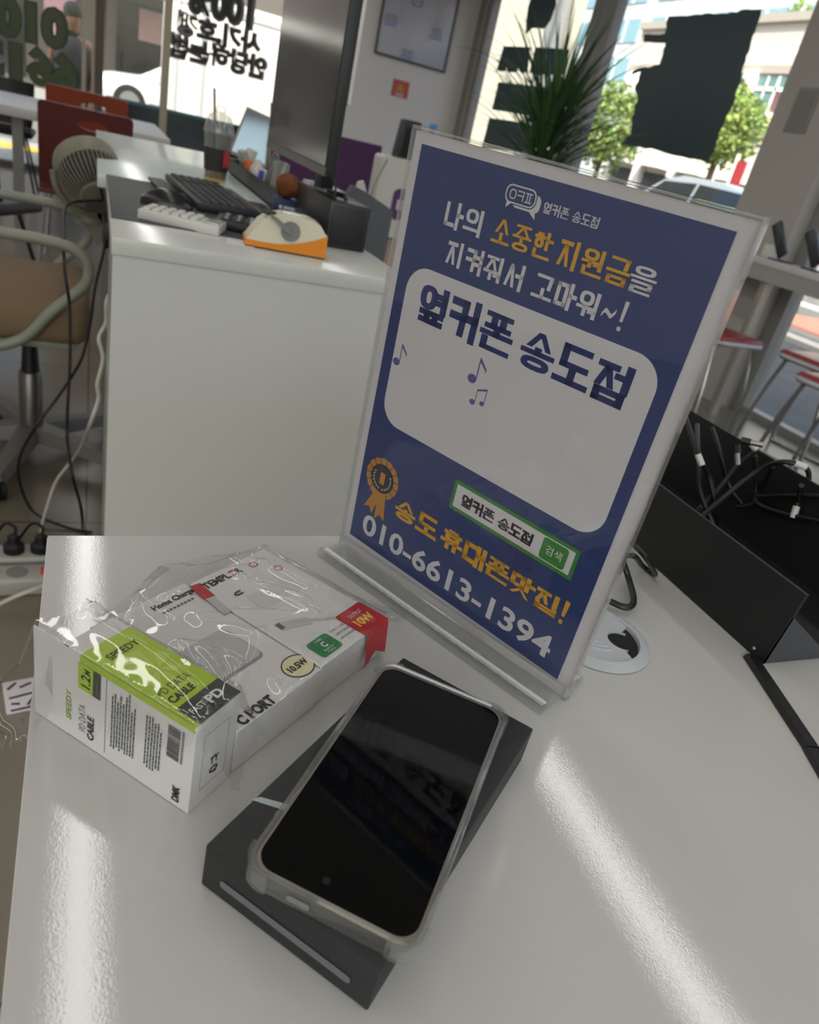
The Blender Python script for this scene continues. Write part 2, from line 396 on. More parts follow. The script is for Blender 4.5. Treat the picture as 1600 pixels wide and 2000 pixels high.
# print
pb = mat('poster_blue', '2f4076', 0.55); py = mat('poster_yellow', 'e0a92e', 0.55); pg = mat('poster_green', '3f8a3d', 0.55)
pn = mat('poster_navy', '24346f', 0.55); pp = mat('poster_purple', '6a5f9c', 0.55); po = mat('poster_bronze', 'c58a3c', 0.5); pw = mat('poster_white', 'dcdade', 0.55)
pk = mat('poster_dark', '26282c', 0.55)
m = MB(); PM = [paper, pb, pw, py, pn, pg, pk, pp, po]
m.box((.104, -.1475, -.0008), (.2215, .3085, .0006), F=PF)
Z = .0001
m.flat([(0, -.2904), (.2051, -.2904), (.2051, 0), (0, 0)], Z*1, 1, PF)
m.flat(rrect(.0095, -.1835, .1965, -.0695, .017, 8), Z*2, 2, PF)
def kt(s, x0, v0, x1, v1, mi, w=.15, **k): hangul(m, s, PF, x0, -v1, x1, -v0, Z*3.5, mi, w, **k)
kt('나의', .0293, .0262, .060, .0412, 2, .175); kt('소중한', .0675, .0262, .1100, .0412, 3, .175)
kt('지원금', .1145, .0264, .1603, .0412, 3, .175); kt('을', .1608, .0268, .1757, .0416, 2, .175)
kt('지켜줘서', .0368, .0478, .0975, .0622, 2, .175); kt('고마워', .1045, .0480, .1495, .0622, 2, .175)
m.prism([p.xy for p in crom([(.1515, -.0565, 0), (.1533, -.0535, 0), (.1555, -.0545, 0), (.1575, -.0555, 0), (.1597, -.0522, 0)], 5)]+[p.xy for p in crom([(.1597, -.0548, 0), (.1575, -.0580, 0), (.1555, -.0570, 0), (.1533, -.0560, 0), (.1515, -.0588, 0)], 5)], Z*3, Z*3.6, 2, PF)
m.flat([(.1631, -.0578), (.1649, -.0578), (.1655, -.0467), (.1631, -.0467)], Z*3.5, 2, PF); m.flat([(.1630, -.0628), (.1652, -.0628), (.1652, -.0605), (.1630, -.0605)], Z*3.5, 2, PF)
kt('옆커폰', .0233, .0785, .1006, .1030, 4, .215); kt('송도점', .1085, .0790, .1826, .1030, 4, .215)
kt('옆커폰 송도점', .0975, .0112, .1340, .0172, 2, .165, gap=.06)
# logo bubble
m.ring(rrect(.0701, -.0172, .0915, -.0072, .004, 6), rrect(.0709, -.0164, .0907, -.0080, .0034, 6), Z*3, Z*3.5, 2, PF)
m.flat([(.0722, -.0171), (.0755, -.0171), (.0722, -.0203)], Z*3.4, 2, PF)
m.prism(rrect(.0760, -.0190, .0952, -.0095, .0035, 6), Z*2.2, Z*2.4, 2, PF); m.prism(rrect(.0695, -.0178, .0921, -.0066, .0044, 6), Z*2.5, Z*2.7, 1, PF)
m.flat([(.0715, -.0182), (.0765, -.0182), (.0718, -.0210)], Z*2.75, 1, PF); m.flat([(.0722, -.0168), (.0752, -.0168), (.0722, -.0197)], Z*3.6, 2, PF)
m.flat([(.0885, -.0188), (.0930, -.0188), (.0938, -.0222)], Z*3.4, 2, PF)
hangul(m, 'ㅇㅋㅍ', PF, .0728, -.0152, .0890, -.0094, Z*3.6, 2, .15)
# music notes
for x, y, s, tail in ((.0135, -.137, .0135, 1), (.0790, -.124, .0150, 1), (.0835, -.1385, .0095, 2)):
    m.prism(ell(x, y, s*.24, s*.2, 16), Z*3, Z*3.5, 7, PF); m.flat([(x+s*.18, y), (x+s*.24, y), (x+s*.24, y+s), (x+s*.18, y+s)], Z*3.4, 7, PF)
    if tail == 1: m.flat([(x+s*.24, y+s), (x+s*.24, y+s*.82), (x+s*.55, y+s*.55), (x+s*.60, y+s*.42), (x+s*.62, y+s*.62)], Z*3.4, 7, PF)
    else:
        m.flat([(x+s*.2, y+s), (x+s*.2, y+s*.86), (x+s*1.0, y+s*1.15), (x+s*1.0, y+s*1.3)], Z*3.4, 7, PF)
        m.flat([(x+s*.94, y+s*.2), (x+s, y+s*.2), (x+s, y+s*1.2), (x+s*.94, y+s*1.2)], Z*3.4, 7, PF); m.prism(ell(x+s*.8, y+s*.18, s*.2, s*.17, 14), Z*3, Z*3.5, 7, PF)
# green search bar
m.flat([(.0865, -.2178), (.1892, -.2178), (.1892, -.1950), (.0865, -.1950)], Z*3, 5, PF); m.flat([(.0893, -.2150), (.1864, -.2150), (.1864, -.1978), (.0893, -.1978)], Z*3.4, 2, PF)
kt2 = lambda s, a, b, c, d2, mi, w, **k: hangul(m, s, PF, a, -d2, c, -b, Z*4.2, mi, w, **k)
kt2('옆커폰 송도점', .0955, .2022, .1560, .2112, 6, .225, gap=.04)
m.prism(rrect(.1628, -.2142, .1822, -.1985, .0022, 5), Z*3.4, Z*4, 5, PF)
decal(m, txt('검색', .004), PF, .1665, -.2095, .1786, -.2030, Z*4.5, 2)
# medal
mx, my = .0222, -.2277
m.flat([(mx-.004, my-.010), (mx-.013, my-.030), (mx-.0075, my-.028), (mx-.004, my-.033), (mx+.002, my-.012)], Z*3, 8, PF)
m.flat([(mx-.001, my-.012), (mx-.0005, my-.036), (mx+.004, my-.030), (mx+.0095, my-.033), (mx+.006, my-.010)], Z*3.2, 8, PF)
for k in range(15):
    a = 2*PI*k/15; q = [(mx+r*math.cos(a+da), my+r*math.sin(a+da)) for r, da in ((.0105, -.17), (.0163, -.19), (.0168, 0), (.0163, .19), (.0105, .17))]
    m.flat(q, Z*3.6, 8, PF)
m.flat(ell(mx, my, .0118, .0118, 30), Z*4, 6, PF)
decal(m, txt('1', .02), PF, mx-.0022, my-.0045, mx+.0026, my+.0050, Z*4.6, 8)
for k in range(7):
    for s in (-1, 1):
        a = math.radians(-90+s*(14+17*k)); px_, py_ = mx+.0087*math.cos(a), my+.0087*math.sin(a)
        m.flat([(px_+.0011*math.cos(b)*(1.4 if i % 2 else .5), py_+.0011*math.sin(b)*(1.4 if i % 2 else .5)) for i, b in enumerate([a+s*.6, a+s*.6+PI/2, a+s*.6+PI, a+s*.6+1.5*PI])], Z*4.6, 2, PF)
kt('송도', .0405, .2335, .0822, .2500, 3, .235); kt('휴대폰맛집', .0865, .2335, .1895, .2490, 3, .24, gap=.04)
m.flat([(.1916, -.2440), (.1940, -.2440), (.1950, -.2318), (.1914, -.2318)], Z*3.5, 3, PF); m.flat([(.1914, -.2500), (.1940, -.2500), (.1940, -.2468), (.1914, -.2468)], Z*3.5, 3, PF)
decal(m, txt('010-6613-1394', .022), PF, .0118, -.2815, .1935, -.2628, Z*3.5, 2)
po_ = m.build('poster', PM, sg, world=True); po_['label'] = 'blue poster with white and yellow Korean lettering and a phone number'

# ------------------------------------------------------------------ phone box and phone
boxblk = mat('matt_black_card', '232426', rough=0.55, bump=0.03, bscale=900)
a = math.radians(39.5); bl = V((math.cos(a), math.sin(a), 0)); bf = frame((.1425, .2265, ZT), bl, (-bl.y, bl.x, 0))
pbx = thing('phone_box', 'flat matt black phone carton lying under the smartphone on the desk', 'box', (.1425, .2265, ZT), a)
m = MB(); m.box((0, 0, .0130), (.1705, .0885, .026), bevel=.0008); m.build('carton', boxblk, pbx)
m = MB(); m.flat(rrect(-.034, -.0022, .034, .0022, .0018), 0, 0, frame((-.0856, 0, .0100), (0, -1, 0), (0, 0, 1)))
m.build('seal_strip', mat('grey_strip', '6a6b6e', 0.4), pbx)['label'] = 'grey seal strip along the short end'
q0, q1 = lc(bf @ Matrix.Translation((0, 0, .0262)), (500, 1562)), lc(bf @ Matrix.Translation((0, 0, .0262)), (560, 1566))
m = MB(); m.flat([(q0.x-.0015, q0.y+.002), (q0.x+.0025, q0.y-.0005), (q1.x+.0035, q1.y-.012), (q1.x-.001, q1.y-.012)][::-1], .0262)
m.build('title_mark', mat('silver_foil', 'b9c4c9', 0.3, metal=0.3), pbx)['label'] = 'silver bar printed on the lid'

a = math.radians(48.6); ph = thing('smartphone', 'black smartphone in a clear bumper case lying on the black carton', 'smartphone', (.1395, .2195, ZT+.0262), a)
PW, PL = .0735, .1495
m = MB(); m.prism(rrect(-PL/2, -PW/2, PL/2, PW/2, .008, 8), .0012, .0090, smooth=True); m.build('body', mat('phone_frame', 'a3988f', 0.3, metal=0.7), ph)
m = MB(); m.prism(rrect(-PL/2+.0012, -PW/2+.0012, PL/2-.0012, PW/2-.0012, .0085, 8), .0090, .0093); scr = m.build('screen', mat('screen_glass', '050607', 0.035, spec=0.28), ph)
m = MB(); m.prism(ell(-PL/2+.0085, .0055, .0017, .0017, 18), .0093, .00935); m.build('screen_dot', mat('dot_dark', '1c1f22', 0.2), ph)  # small dark disc near the bottom end of the screen
tpu = clear('clear_case', 'f4f6f4', 0.05, 1.5, boost=0.05, haze=0.06)
m = MB(); o_ = rrect(-PL/2-.0022, -PW/2-.0022, PL/2+.0022, PW/2+.0022, .0105, 8); i_ = rrect(-PL/2, -PW/2, PL/2, PW/2, .008, 8)
m.ring(o_, i_, 0, .0098); m.tube([(x, y, .0099) for x, y in rrect(-PL/2-.0012, -PW/2-.0012, PL/2+.0012, PW/2+.0012, .0095, 8)], .0013, 6, closed=True)
m.flat(o_[::-1], .0002)
m.build('case', tpu, ph)['label'] = 'clear flexible bumper case'
for sx in (-1, 1):
    for sy in (-1, 1):
        m = MB(); cx, cy = sx*(PL/2-.0078), sy*(PW/2-.0078)
        ar = [(cx+sx*r*math.cos(t), cy+sy*r*math.sin(t)) for r, ts in ((.0114, range(-14, 105, 7)), (.0095, range(104, -15, -7))) for t in map(math.radians, ts)]
        if sx*sy < 0: ar = ar[::-1]
        m.prism(ar, .0004, .0108, smooth=True); m.build('corner_bumper', tpu, ph)
m = MB(); m.prism(rrect(-.0052, -.0017, .0052, .0017, .0016), 0, .0004, F=frame((-PL/2-.0024, .012, .0048), (0, -1, 0), (0, 0, 1))); m.build('charging_port', steel, ph)
for y0, y1 in ((.012, .030), (.038, .047)):
    m = MB(); m.cbox((y0, PW/2+.0020, .0035), (y1, PW/2+.0032, .0075), bevel=.0005); m.build('side_button', tpu, ph)
# ================================================================== BAGGED ACCESSORY BOXES
card = mat('white_card', 'd9d8d5', rough=0.45); lime = mat('lime_card', 'a9c62a', 0.35); lime2 = mat('lime_facet', 'b9cf55', 0.35)
dkgreen = mat('dark_card_patch', '2b3632', 0.4); gink = mat('grey_ink', '5b5d60', 0.5); red = mat('red_card', 'b5262c', 0.4); yink = mat('yellow_ink', 'e6b53a', 0.5)
gcard = mat('green_card', '1f7a45', 0.4); limeink = mat('lime_ink', '8aa02c', .5); cream = mat('cream_sticker', 'e3dcb4', .45); lgrey = mat('light_grey_print', 'bcbcba', .5)
# cable carton, standing on its long edge
A0 = V((.0468, .2440, ZT)); dA = V((-.661, .750, 0)).normalized(); nA = V((-dA.y, dA.x, 0)); nA = -nA if nA.dot(V((.7, .7, 0))) < 0 else nA
LA, DA, HA = .0845, .030, .0565
ca = thing('cable_carton', 'white cable carton with lime green top and hanging tab, inside the clear bag', 'box', A0+dA*.04+nA*.015)
FA = frame(A0, dA, nA) if frame(A0, dA, nA).col[2].z > 0 else frame(A0, nA, dA)
def Pa(x, d, z): return A0+dA*x+nA*d+V((0, 0, z))
m = MB(); vs = [Pa(x, d, z) for z in (0, HA) for x, d in ((0, 0), (LA, 0), (LA, DA), (0, DA))]
m.add(vs, [[0, 1, 2, 3], [4, 7, 6, 5], [0, 4, 5, 1], [1, 5, 6, 2], [2, 6, 7, 3], [3, 7, 4, 0]]); m.build('carton', card, ca, world=True)
NF = frame(Pa(LA, -.0002, 0), -dA, (0, 0, 1))                     # near face, x to the right, y up
m = MB(); hole = [(-.0118, .0165), (-.0092, .0165), (-.0068, .0275), (-.0068, .0345), (-.0092, .0445), (-.0118, .0445)]
tabo = [(-.021, -.0005), (.003, -.0005), (.003, HA), (-.021, HA)]
# hang tab with its keyhole, as a ring of strips
hh = [(-.0125, .016), (-.0068, .016), (-.0068, .045), (-.0125, .045)]; hs = [(-.0122, .019), (-.0068, .019), (-.0068, .038), (-.0110, .044)]
m.ring([(-.021, 0), (.003, 0), (.003, HA), (-.021, HA)], [(-.0135, .022), (-.0075, .016), (-.0075, .043), (-.0095, .0445)], -.0008, 0, F=NF)
m.build('hang_tab', card, ca, world=True)
m = MB(); TFa = frame(Pa(0, 0, HA), nA, dA)                         # top face, text reads away from the viewer
m.flat([(0, .0), (DA, 0), (DA, LA*.86), (0, LA*.86)], .0003, 0, TFa)
m.flat([(LA*.14, HA-.004), (LA, HA-.004), (LA, HA+.0003), (LA*.14, HA+.0003)], .0003, 0, NF)
cxs, cys = DA*.55, LA*.47
for k in range(12):
    if k % 2: continue
    a0_, a1_ = 2*PI*k/12+.2, 2*PI*(k+1)/12+.2; m.flat([(cxs, cys), (cxs+.012*math.cos(a0_), cys+.018*math.sin(a0_)), (cxs+.012*math.cos(a1_), cys+.018*math.sin(a1_))], .0004, 1, TFa)
m.flat([(0.002, .0), (DA, 0), (DA, .0145), (.002, .0145)], .0005, 2, TFa)
decal(m, txt('SPEEDY', .005), TFa, .006, LA*.70, .0245, LA*.755, .0006, 3); decal(m, txt('PD DATA', -.012), TFa, .0035, .0245, .0225, .0290, .0006, 3); decal(m, txt('CABLE', .03), TFa, .0035, .0175, .0190, .0222, .0006, 3)
decal(m, txt('FAST', .01), TFa, .0045, .0062, .0135, .0098, .0008, 4); decal(m, txt('USB-C', -.01), TFa, .0045, .0022, .0140, .0050, .0008, 5); decal(m, txt('PD', .04), TFa, .0150, .0050, .0245, .0105, .0008, 4)
m.build('top_print', [lime, lime2, dkgreen, ink, paper, gink], ca, world=True)['label'] = 'lime green printed top'
m = MB(); UF = frame(Pa(0, -.0002, 0), (0, 0, 1), dA)             # near face turned: text reads upward
UFz = UF.col[2].xyz
def up(body, x0, y0, x1, y1, mi=0, bold=0.0): decal(m, txt(body, bold), UF, x0, y0, x1, y1, .0003, mi)
m.flat([(.0360, LA-.0205), (.0520, LA-.0205), (.0520, LA-.0105), (.0360, LA-.0105)], .0002, 1, UF); m.flat([(.0360, LA-.0255), (.0520, LA-.0255), (.0520, LA-.0205), (.0360, LA-.0205)], .0002, 2, UF)
up('1.2', .0385, LA-.019, .0460, LA-.0125, 0, .02); up('M', .0470, LA-.019, .0500, LA-.0145, 0, .01)
for k in range(6): m.flat([(.0385+.0018*k, LA-.0240), (.0397+.0018*k, LA-.0240), (.0397+.0018*k, LA-.0226), (.0385+.0018*k, LA-.0226)], .0003, 4, UF)
up('SPEEDY', .0110, LA-.0060, .0300, LA-.0022, 3, .01); up('PD DATA', .0085, LA-.0160, .0260, LA-.0115, 4, -.01); up('CABLE', .0060, LA-.0218, .0215, LA-.0172, 0, .03)
m.flat([(.004, LA-.0295), (.052, LA-.0295), (.052, LA-.0292), (.004, LA-.0292)], .0002, 4, UF)
random.seed(3)
for y0, n, xa, xb in ((.0505, 9, .010, .050), (.0285, 6, .012, .047)):
    for r in range(n):
        y = y0-.0018*r; x = xa+random.uniform(0, .004); e = xb-random.uniform(0, .010)
        while x < e:
            w = random.uniform(.0008, .0034); m.flat([(x, y), (x+w, y), (x+w, y+.0009), (x, y+.0009)], .0002, 4, UF); x += w+.0005
x = .0290
for k in range(34):
    w = random.choice((.0002, .0003, .0005)); m.flat([(x, .0085), (x+w, .0085), (x+w, .0160), (x, .0160)], .0002, 0, UF); x += w+random.choice((.0002, .0003, .0004))
for k in range(13): m.flat([(.0290+.0016*k, .0062), (.0299+.0016*k, .0062), (.0299+.0016*k, .0076), (.0290+.0016*k, .0076)], .0002, 4, UF)
up('DMK', .0035, .0060, .0135, .0105, 0, .03)
m.build('side_print', [ink, lime, dkgreen, limeink, gink], ca, world=True)['label'] = 'black small print and barcode on the near side'
EFa = frame(Pa(-.0002, 0, 0), nA, (0, 0, 1)); EFa = EFa if EFa.col[2].xyz.dot(-dA) > 0 else frame(Pa(-.0002, DA, 0), -nA, (0, 0, 1))
m = MB(); m.ring([(.006, .010), (.024, .010), (.024, .046), (.006, .046)], [(.0065, .0105), (.0235, .0105), (.0235, .0455), (.0065, .0455)], 0, .0001, 1, EFa)
decal(m, txt('Q', .03), EFa, .0120, .0155, .0180, .0205, .0003); decal(m, txt('TY', .03), EFa, .0120, .0225, .0180, .0275, .0003)
m.build('end_print', [ink, lgrey], ca, world=True)
# two charger cartons lying flat side by side
oB = V((.0705, .2655, ZT)); dB = V((.800, .600, 0)).normalized(); nB = V((-dB.y, dB.x, 0)); HB = .0285
FB = frame(oB+V((0, 0, HB)), dB, nB)
def carton(o, w, l, h, label):
    c = o+dB*w/2+nB*l/2; t = thing('charger_carton', label, 'box', c, math.atan2(dB.y, dB.x), 'charger cartons in the clear bag')
    m = MB(); m.box((0, 0, h/2), (w, l, h), bevel=.0005, seg=1); m.build('carton', card, t); return t
cb = carton(oB, .0685, .113, HB, 'white charger carton with a round cream wattage sticker, middle of the bag')
m = MB()
def bl_(p): return lc(FB, p)
def td(body, p, w, h, mi=0, bold=0.0):
    q = bl_(p); decal(m, txt(body, bold), FB, q.x, q.y, q.x+w, q.y+h, .0004, mi)
td('C PORT', (476, 1420), .026, .0075, 0, .05); td('Home Charger', (306, 1196), .034, .006, 0, .035)
q = bl_((318, 1200))
for k in range(9): m.flat([(q.x+.0028*k, q.y-.0005), (q.x+.0028*k+.0018, q.y-.0005), (q.x+.0028*k+.0018, q.y+.0012), (q.x+.0028*k, q.y+.0012)], .0004, 1, FB)
q = bl_((582, 1301)); m.flat(ell(q.x, q.y, .0105, .0088), .0003, 2, FB); m.ring(ell(q.x, q.y, .0108, .0091), ell(q.x, q.y, .0101, .0084), .0004, .0005, 0, FB); decal(m, txt('10.5W', .03), FB, q.x-.0075, q.y-.0022, q.x+.0075, q.y+.0026, .0007, 0)
q = bl_((440, 1290)); m.prism(rrect(q.x-.020, q.y-.012, q.x+.020, q.y+.020, .004), .0003, .0004, 4, FB); m.prism(rrect(q.x-.0205, q.y-.010, q.x+.0195, q.y+.0215, .004), .0004, .0005, 3, FB)
m.build('lid_print', [ink, gink, cream, lgrey, mat('shadow_grey_print', '8d8d8e', .5)], cb, world=True)
cc = carton(oB+dB*.0692+nB*.001, .0690, .108, HB+.001, 'white charger carton with a red corner tag, nearest the sign stand')
FC = frame(oB+dB*.0692+V((0, 0, HB+.001)), dB, nB); FB2 = FB; FB = FC; m = MB()
td('TEMPL', (404, 1152), .0225, .0062, 0, .03); q = bl_((404, 1152)); decal(m, txt('R', .012), FC, q.x+.029, q.y, q.x+.033, q.y+.0062, .0004, 0)
m.flat([(q.x+.0238, q.y+.0045), (q.x+.028, q.y+.0045), (q.x+.028, q.y+.006), (q.x+.0238, q.y+.006)], .0004, 1, FC); m.flat([(q.x+.0238, q.y+.0005), (q.x+.028, q.y+.0005), (q.x+.028, q.y+.0018), (q.x+.0238, q.y+.0018)], .0004, 1, FC)
q, q2 = bl_((380, 1143)), bl_((410, 1168)); ax = (q2-q).xy.normalized(); nx = V((-ax.y, ax.x))
m.flat([q.xy-nx*.004, q2.xy-nx*.004, q2.xy+nx*.004, q.xy+nx*.004], .0004, 1, FC); q3 = q2.xy+ax*.018; m.flat([q2.xy-nx*.003, q3-nx*.003, q3+nx*.003, q2.xy+nx*.003], .0004, 3, FC)
q = bl_((462, 1165)); m.tube([(q.x+.006, q.y+.0028, .0006), (q.x+.0015, q.y+.0028, .0006), (q.x, q.y+.0014, .0006), (q.x+.0015, q.y, .0006), (q.x+.006, q.y, .0006)], .0005, 4, mi=0, F=FC)
q = bl_((634, 1261)); m.prism(rrect(q.x-.0095, q.y-.0075, q.x+.0095, q.y+.0075, .0025), .0003, .0005, 4, FC); decal(m, txt('C', .04), FC, q.x-.002, q.y-.0018, q.x+.002, q.y+.0028, .0007, 5)
decal(m, txt('TYPE'), FC, q.x-.0035, q.y+.0042, q.x+.0025, q.y+.0058, .0007, 5); decal(m, txt('Built-in'), FC, q.x-.0045, q.y-.0042, q.x+.0035, q.y-.0026, .0007, 5); decal(m, txt('Cable'), FC, q.x-.0035, q.y-.0064, q.x+.003, q.y-.0048, .0007, 5)
for k, s in enumerate(('TYPE-C CABLE', 'SAFETY CIRCUIT', '10W CHARGING')): decal(m, txt(s), FC, q.x+.0125, q.y+.0045-.0042*k, q.x+.0270, q.y+.0062-.0042*k, .0004, 2)
q, q2 = bl_((548, 1224)), bl_((606, 1212)); m.bar((q.x, q.y, .0003), (q2.x, q2.y, .0003), .0075, .0003, 3, FC); q4 = bl_((690, 1205)); m.bar((q2.x, q2.y, .0003), (q4.x, q4.y, .0003), .0028, .0003, 3, FC); m.bar((q.x-.002, q.y, .0003), (q.x+.0015, q.y, .0003), .006, .0004, 6, FC)
qa = bl_((520, 1165)); m.flat([(qa.x-.012, qa.y-.008), (qa.x+.030, qa.y-.010), (qa.x+.032, qa.y+.006), (qa.x-.010, qa.y+.008)], .0003, 7, FC)
for p in ((495, 1103), (543, 1110)): q = bl_(p); m.ring(ell(q.x, q.y, .0034, .003, 16), ell(q.x, q.y, .0027, .0023, 16), .0003, .0004, 1, FC)
W_ = .0690
m.prism(rrect(W_-.026, -.0004, W_+.0003, .0245, .0015), .0003, .0005, 1, FC)
decal(m, txt('OUTPUT', .0), FC, W_-.0195, .0165, W_-.0065, .0195, .0008, 5); decal(m, txt('10W', .05), FC, W_-.0215, .0070, W_-.0045, .0142, .0008, 8)
SF = frame(FC @ V((W_+.0004, 0, 0)), nB, (0, 0, 1))
m.build('lid_print', [ink, red, gink, lgrey, gcard, paper, mat('plug_dark', '4d4f50', .5), mat('pale_grey_print', 'cfcfcc', .5), yink], cc, world=True)
m = MB(); E1 = FC @ V((W_-.0245, -.0006, .0003)); E2 = FC @ V((W_-.0005, -.0006, .0003)); E3 = E2+V((0, 0, -.025))-nB*.003; Em = (E1+E2)/2+V((0, 0, -.0175))-nB*.002; E4 = E1+V((0, 0, -.025))-nB*.003
m.add([E1, E2, E3, Em, E4], [[0, 4, 3], [0, 3, 1], [1, 3, 2]]); m.build('corner_tag', red, cc, world=True)['label'] = 'red swallow-tailed tag hanging over the edge'
FB = FB2

# the clear bag: a film draped over the three cartons, creased, its open end over the desk edge
film = clear('bag_film', 'fbfbfb', 0.035, 1.5, boost=0.06)
outl = [(438, 1056), (505, 1076), (600, 1110), (700, 1150), (795, 1208), (748, 1262), (700, 1330), (640, 1390), (575, 1445), (520, 1492), (472, 1560), (462, 1588), (405, 1592), (358, 1606), (270, 1560), (150, 1500), (70, 1462), (-40, 1480), (-80, 1400), (-60, 1330), (20, 1280), (66, 1228), (140, 1226), (200, 1200), (290, 1130), (370, 1085)]
OZ = [.770]*3+[.762, .7515, .7515]+[.7515]*10+[.7515, .76, .765, .77, .775, .80, .798, .78, .775, .770]
OP = [on(p, z) for p, z in zip(outl, OZ)]
OPS = [V((p.x, p.y, p.z)) for p in crom(OP, 4, closed=True)]
def inside(x, y):
    c = False; n = len(OPS)
    for i in range(n):
        a, b = OPS[i-1], OPS[i]
        if (a.y > y) != (b.y > y) and x < (b.x-a.x)*(y-a.y)/(b.y-a.y)+a.x: c = not c
    return c
def bdist(x, y, o, ax, ay, w, l):
    q = V((x, y, 0))-o; u, v = q.dot(ax), q.dot(ay)
    dx, dy = max(-u, 0, u-w), max(-v, 0, v-l); return math.hypot(dx, dy)
KR = []
for seg in ([(276, 1155), (362, 1100)], [(276, 1155), (240, 1215)], [(276, 1155), (330, 1190)], [(276, 1155), (517, 1085)], [(517, 1085), (430, 1058)], [(517, 1085), (475, 1120)], [(517, 1085), (605, 1128)],
            [(355, 1240), (495, 1228), (512, 1215)], [(355, 1240), (420, 1270), (458, 1350)], [(355, 1240), (450, 1262), (470, 1290), (458, 1350)], [(355, 1240), (400, 1290), (458, 1350)], [(509, 1226), (500, 1262), (458, 1350)], [(509, 1226), (560, 1195), (615, 1180)], [(509, 1226), (450, 1205), (395, 1198)],
            [(615, 1180), (560, 1150), (468, 1120)], [(615, 1180), (480, 1178), (380, 1188)], [(468, 1120), (540, 1130), (600, 1150)], [(468, 1120), (390, 1140), (330, 1160)], [(330, 1160), (300, 1175), (276, 1155)], [(230, 1228), (175, 1240), (170, 1262)], [(170, 1262), (300, 1340), (385, 1412)],
            [(640, 1290), (560, 1330), (540, 1310)], [(20, 1240), (-20, 1300), (-60, 1340)], [(66, 1300), (10, 1390), (-40, 1450)], [(62, 1420), (-20, 1440)], [(388, 1424), (430, 1500), (470, 1560)], [(372, 1500), (420, 1545), (440, 1590)], [(460, 1360), (455, 1430), (500, 1490)]):
    KR.append([on(p, .79).xy for p in crom([(x, y, 0) for x, y in seg], 4)])
def crease(x, y):
    h = 0
    for P in KR:
        dm = 9
        for a, b in zip(P[:-1], P[1:]):
            ab = b-a; q = V((x, y))-a; t = max(0, min(1, q.dot(ab)/max(ab.dot(ab), 1e-9))); dd = (q-ab*t).length
            if dd < dm: dm = dd
        h += .0024*max(0, 1-dm/.0055)**1.5
    return min(h, .0042)
m = MB(); x0, x1, y0, y1 = min(p.x for p in OPS), max(p.x for p in OPS), min(p.y for p in OPS), max(p.y for p in OPS)
ST = .0016; nx_, ny_ = int((x1-x0)/ST)+1, int((y1-y0)/ST)+1; idx = {}; vs = []; fs = []
oC = oB+dB*.0692
def bagz(x, y):
    dA_ = bdist(x, y, A0, dA, nA, LA+.021, DA); dB_ = min(bdist(x, y, oB, dB, nB, .0685, .113), bdist(x, y, oC, dB, nB, .069, .108))
    n1 = noise.noise(V((x*28, y*28, 3.1)))
    zA = HA+.0016-(2.6 if True else 1)*max(dA_-.0008, 0)**1.0*(1+.35*n1) if dA_ < .05 else -1
    zB = HB+.0042-.85*max(dB_-.001, 0)*(1+.4*n1)
    zl = .0016+.0025*(n1+1)
    ks = .004; z = ks*math.log(math.exp(min(zA, .08)/ks)+math.exp(zB/ks)+math.exp(zl/ks))
    if dA_ < .0004: z = max(z, HA+.0022)
    if dB_ < .0004: z = max(z, HB+.0032)
    far = max(0, (y-.355)/.05); z += .012*min(far, 1)*max(0, 1-abs(x-.045)/.06) if y > .355 else 0
    if x < -.012: 
        w = min(1, max(0, -.022-x)/.03); zz = .020+.009*noise.noise(V((x*35, y*18, 8)))+.01*math.sin(y*60+x*40); z = max(z*(1-w)+zz*w, .0015)
    return z+crease(x, y)+.0011*noise.noise(V((x*70, y*70, 1.7)))
for i in range(nx_):
    for j in range(ny_):
        x, y = x0+ST*i, y0+ST*j
        if inside(x, y): idx[(i, j)] = len(vs); vs.append((x, y, ZT+bagz(x, y)))
for (i, j), k in idx.items():
    q = [(i, j), (i+1, j), (i+1, j+1), (i, j+1)]
    if all(p in idx for p in q): fs.append([idx[p] for p in q])
m.add(vs, fs, 0, True); m.nomerge = True
bag = m.build('plastic_bag', film)
tag(bag, 'clear crinkled plastic bag holding three small cartons on the white desk', 'bag')

# ================================================================== BLACK OPEN BOX WITH CABLES
bb = thing('cable_box', 'black open metal box full of cables at the right desk edge', 'box', (.575, .45, ZT))
X0, X1, Y0, Y1, ZN, ZF = .496, .655, .306, .72, ZT+.067, ZT+.095
def quad(mb, pts, th, n): 
    n = V(n)*th; P = [V(p) for p in pts]; k = len(P)
    mb.add(P+[p+n for p in P], [list(range(k))[::-1], list(range(k, 2*k))]+[[i, (i+1) % k, k+(i+1) % k, k+i] for i in range(k)])
m = MB(); quad(m, [(X0, Y0, ZT), (X0, Y1, ZT), (X0+.007, Y1, ZN), (X0+.007, Y0, ZN)], .003, (1, 0, 0)); m.build('near_wall', black_met, bb, world=True)
m = MB(); quad(m, [(X1, Y0-.06, ZT), (X1, Y1, ZT), (X1, Y1, ZF), (X1, Y0-.06, ZF)], .003, (1, 0, 0)); m.build('far_wall', black_met, bb, world=True)
m = MB(); quad(m, [(X0, Y0, ZT), (X0+.08, Y0, ZT), (X0+.006, Y0, ZT+.046)], .003, (0, 1, 0)); m.build('gusset', mat('dark_grey_metal', '3a3c42', .4), bb, world=True)
m = MB(); m.cbox((X0+.002, Y0+.002, ZT+.0005), (X1, Y1, ZT+.003)); m.build('base_plate', black_met, bb, world=True)
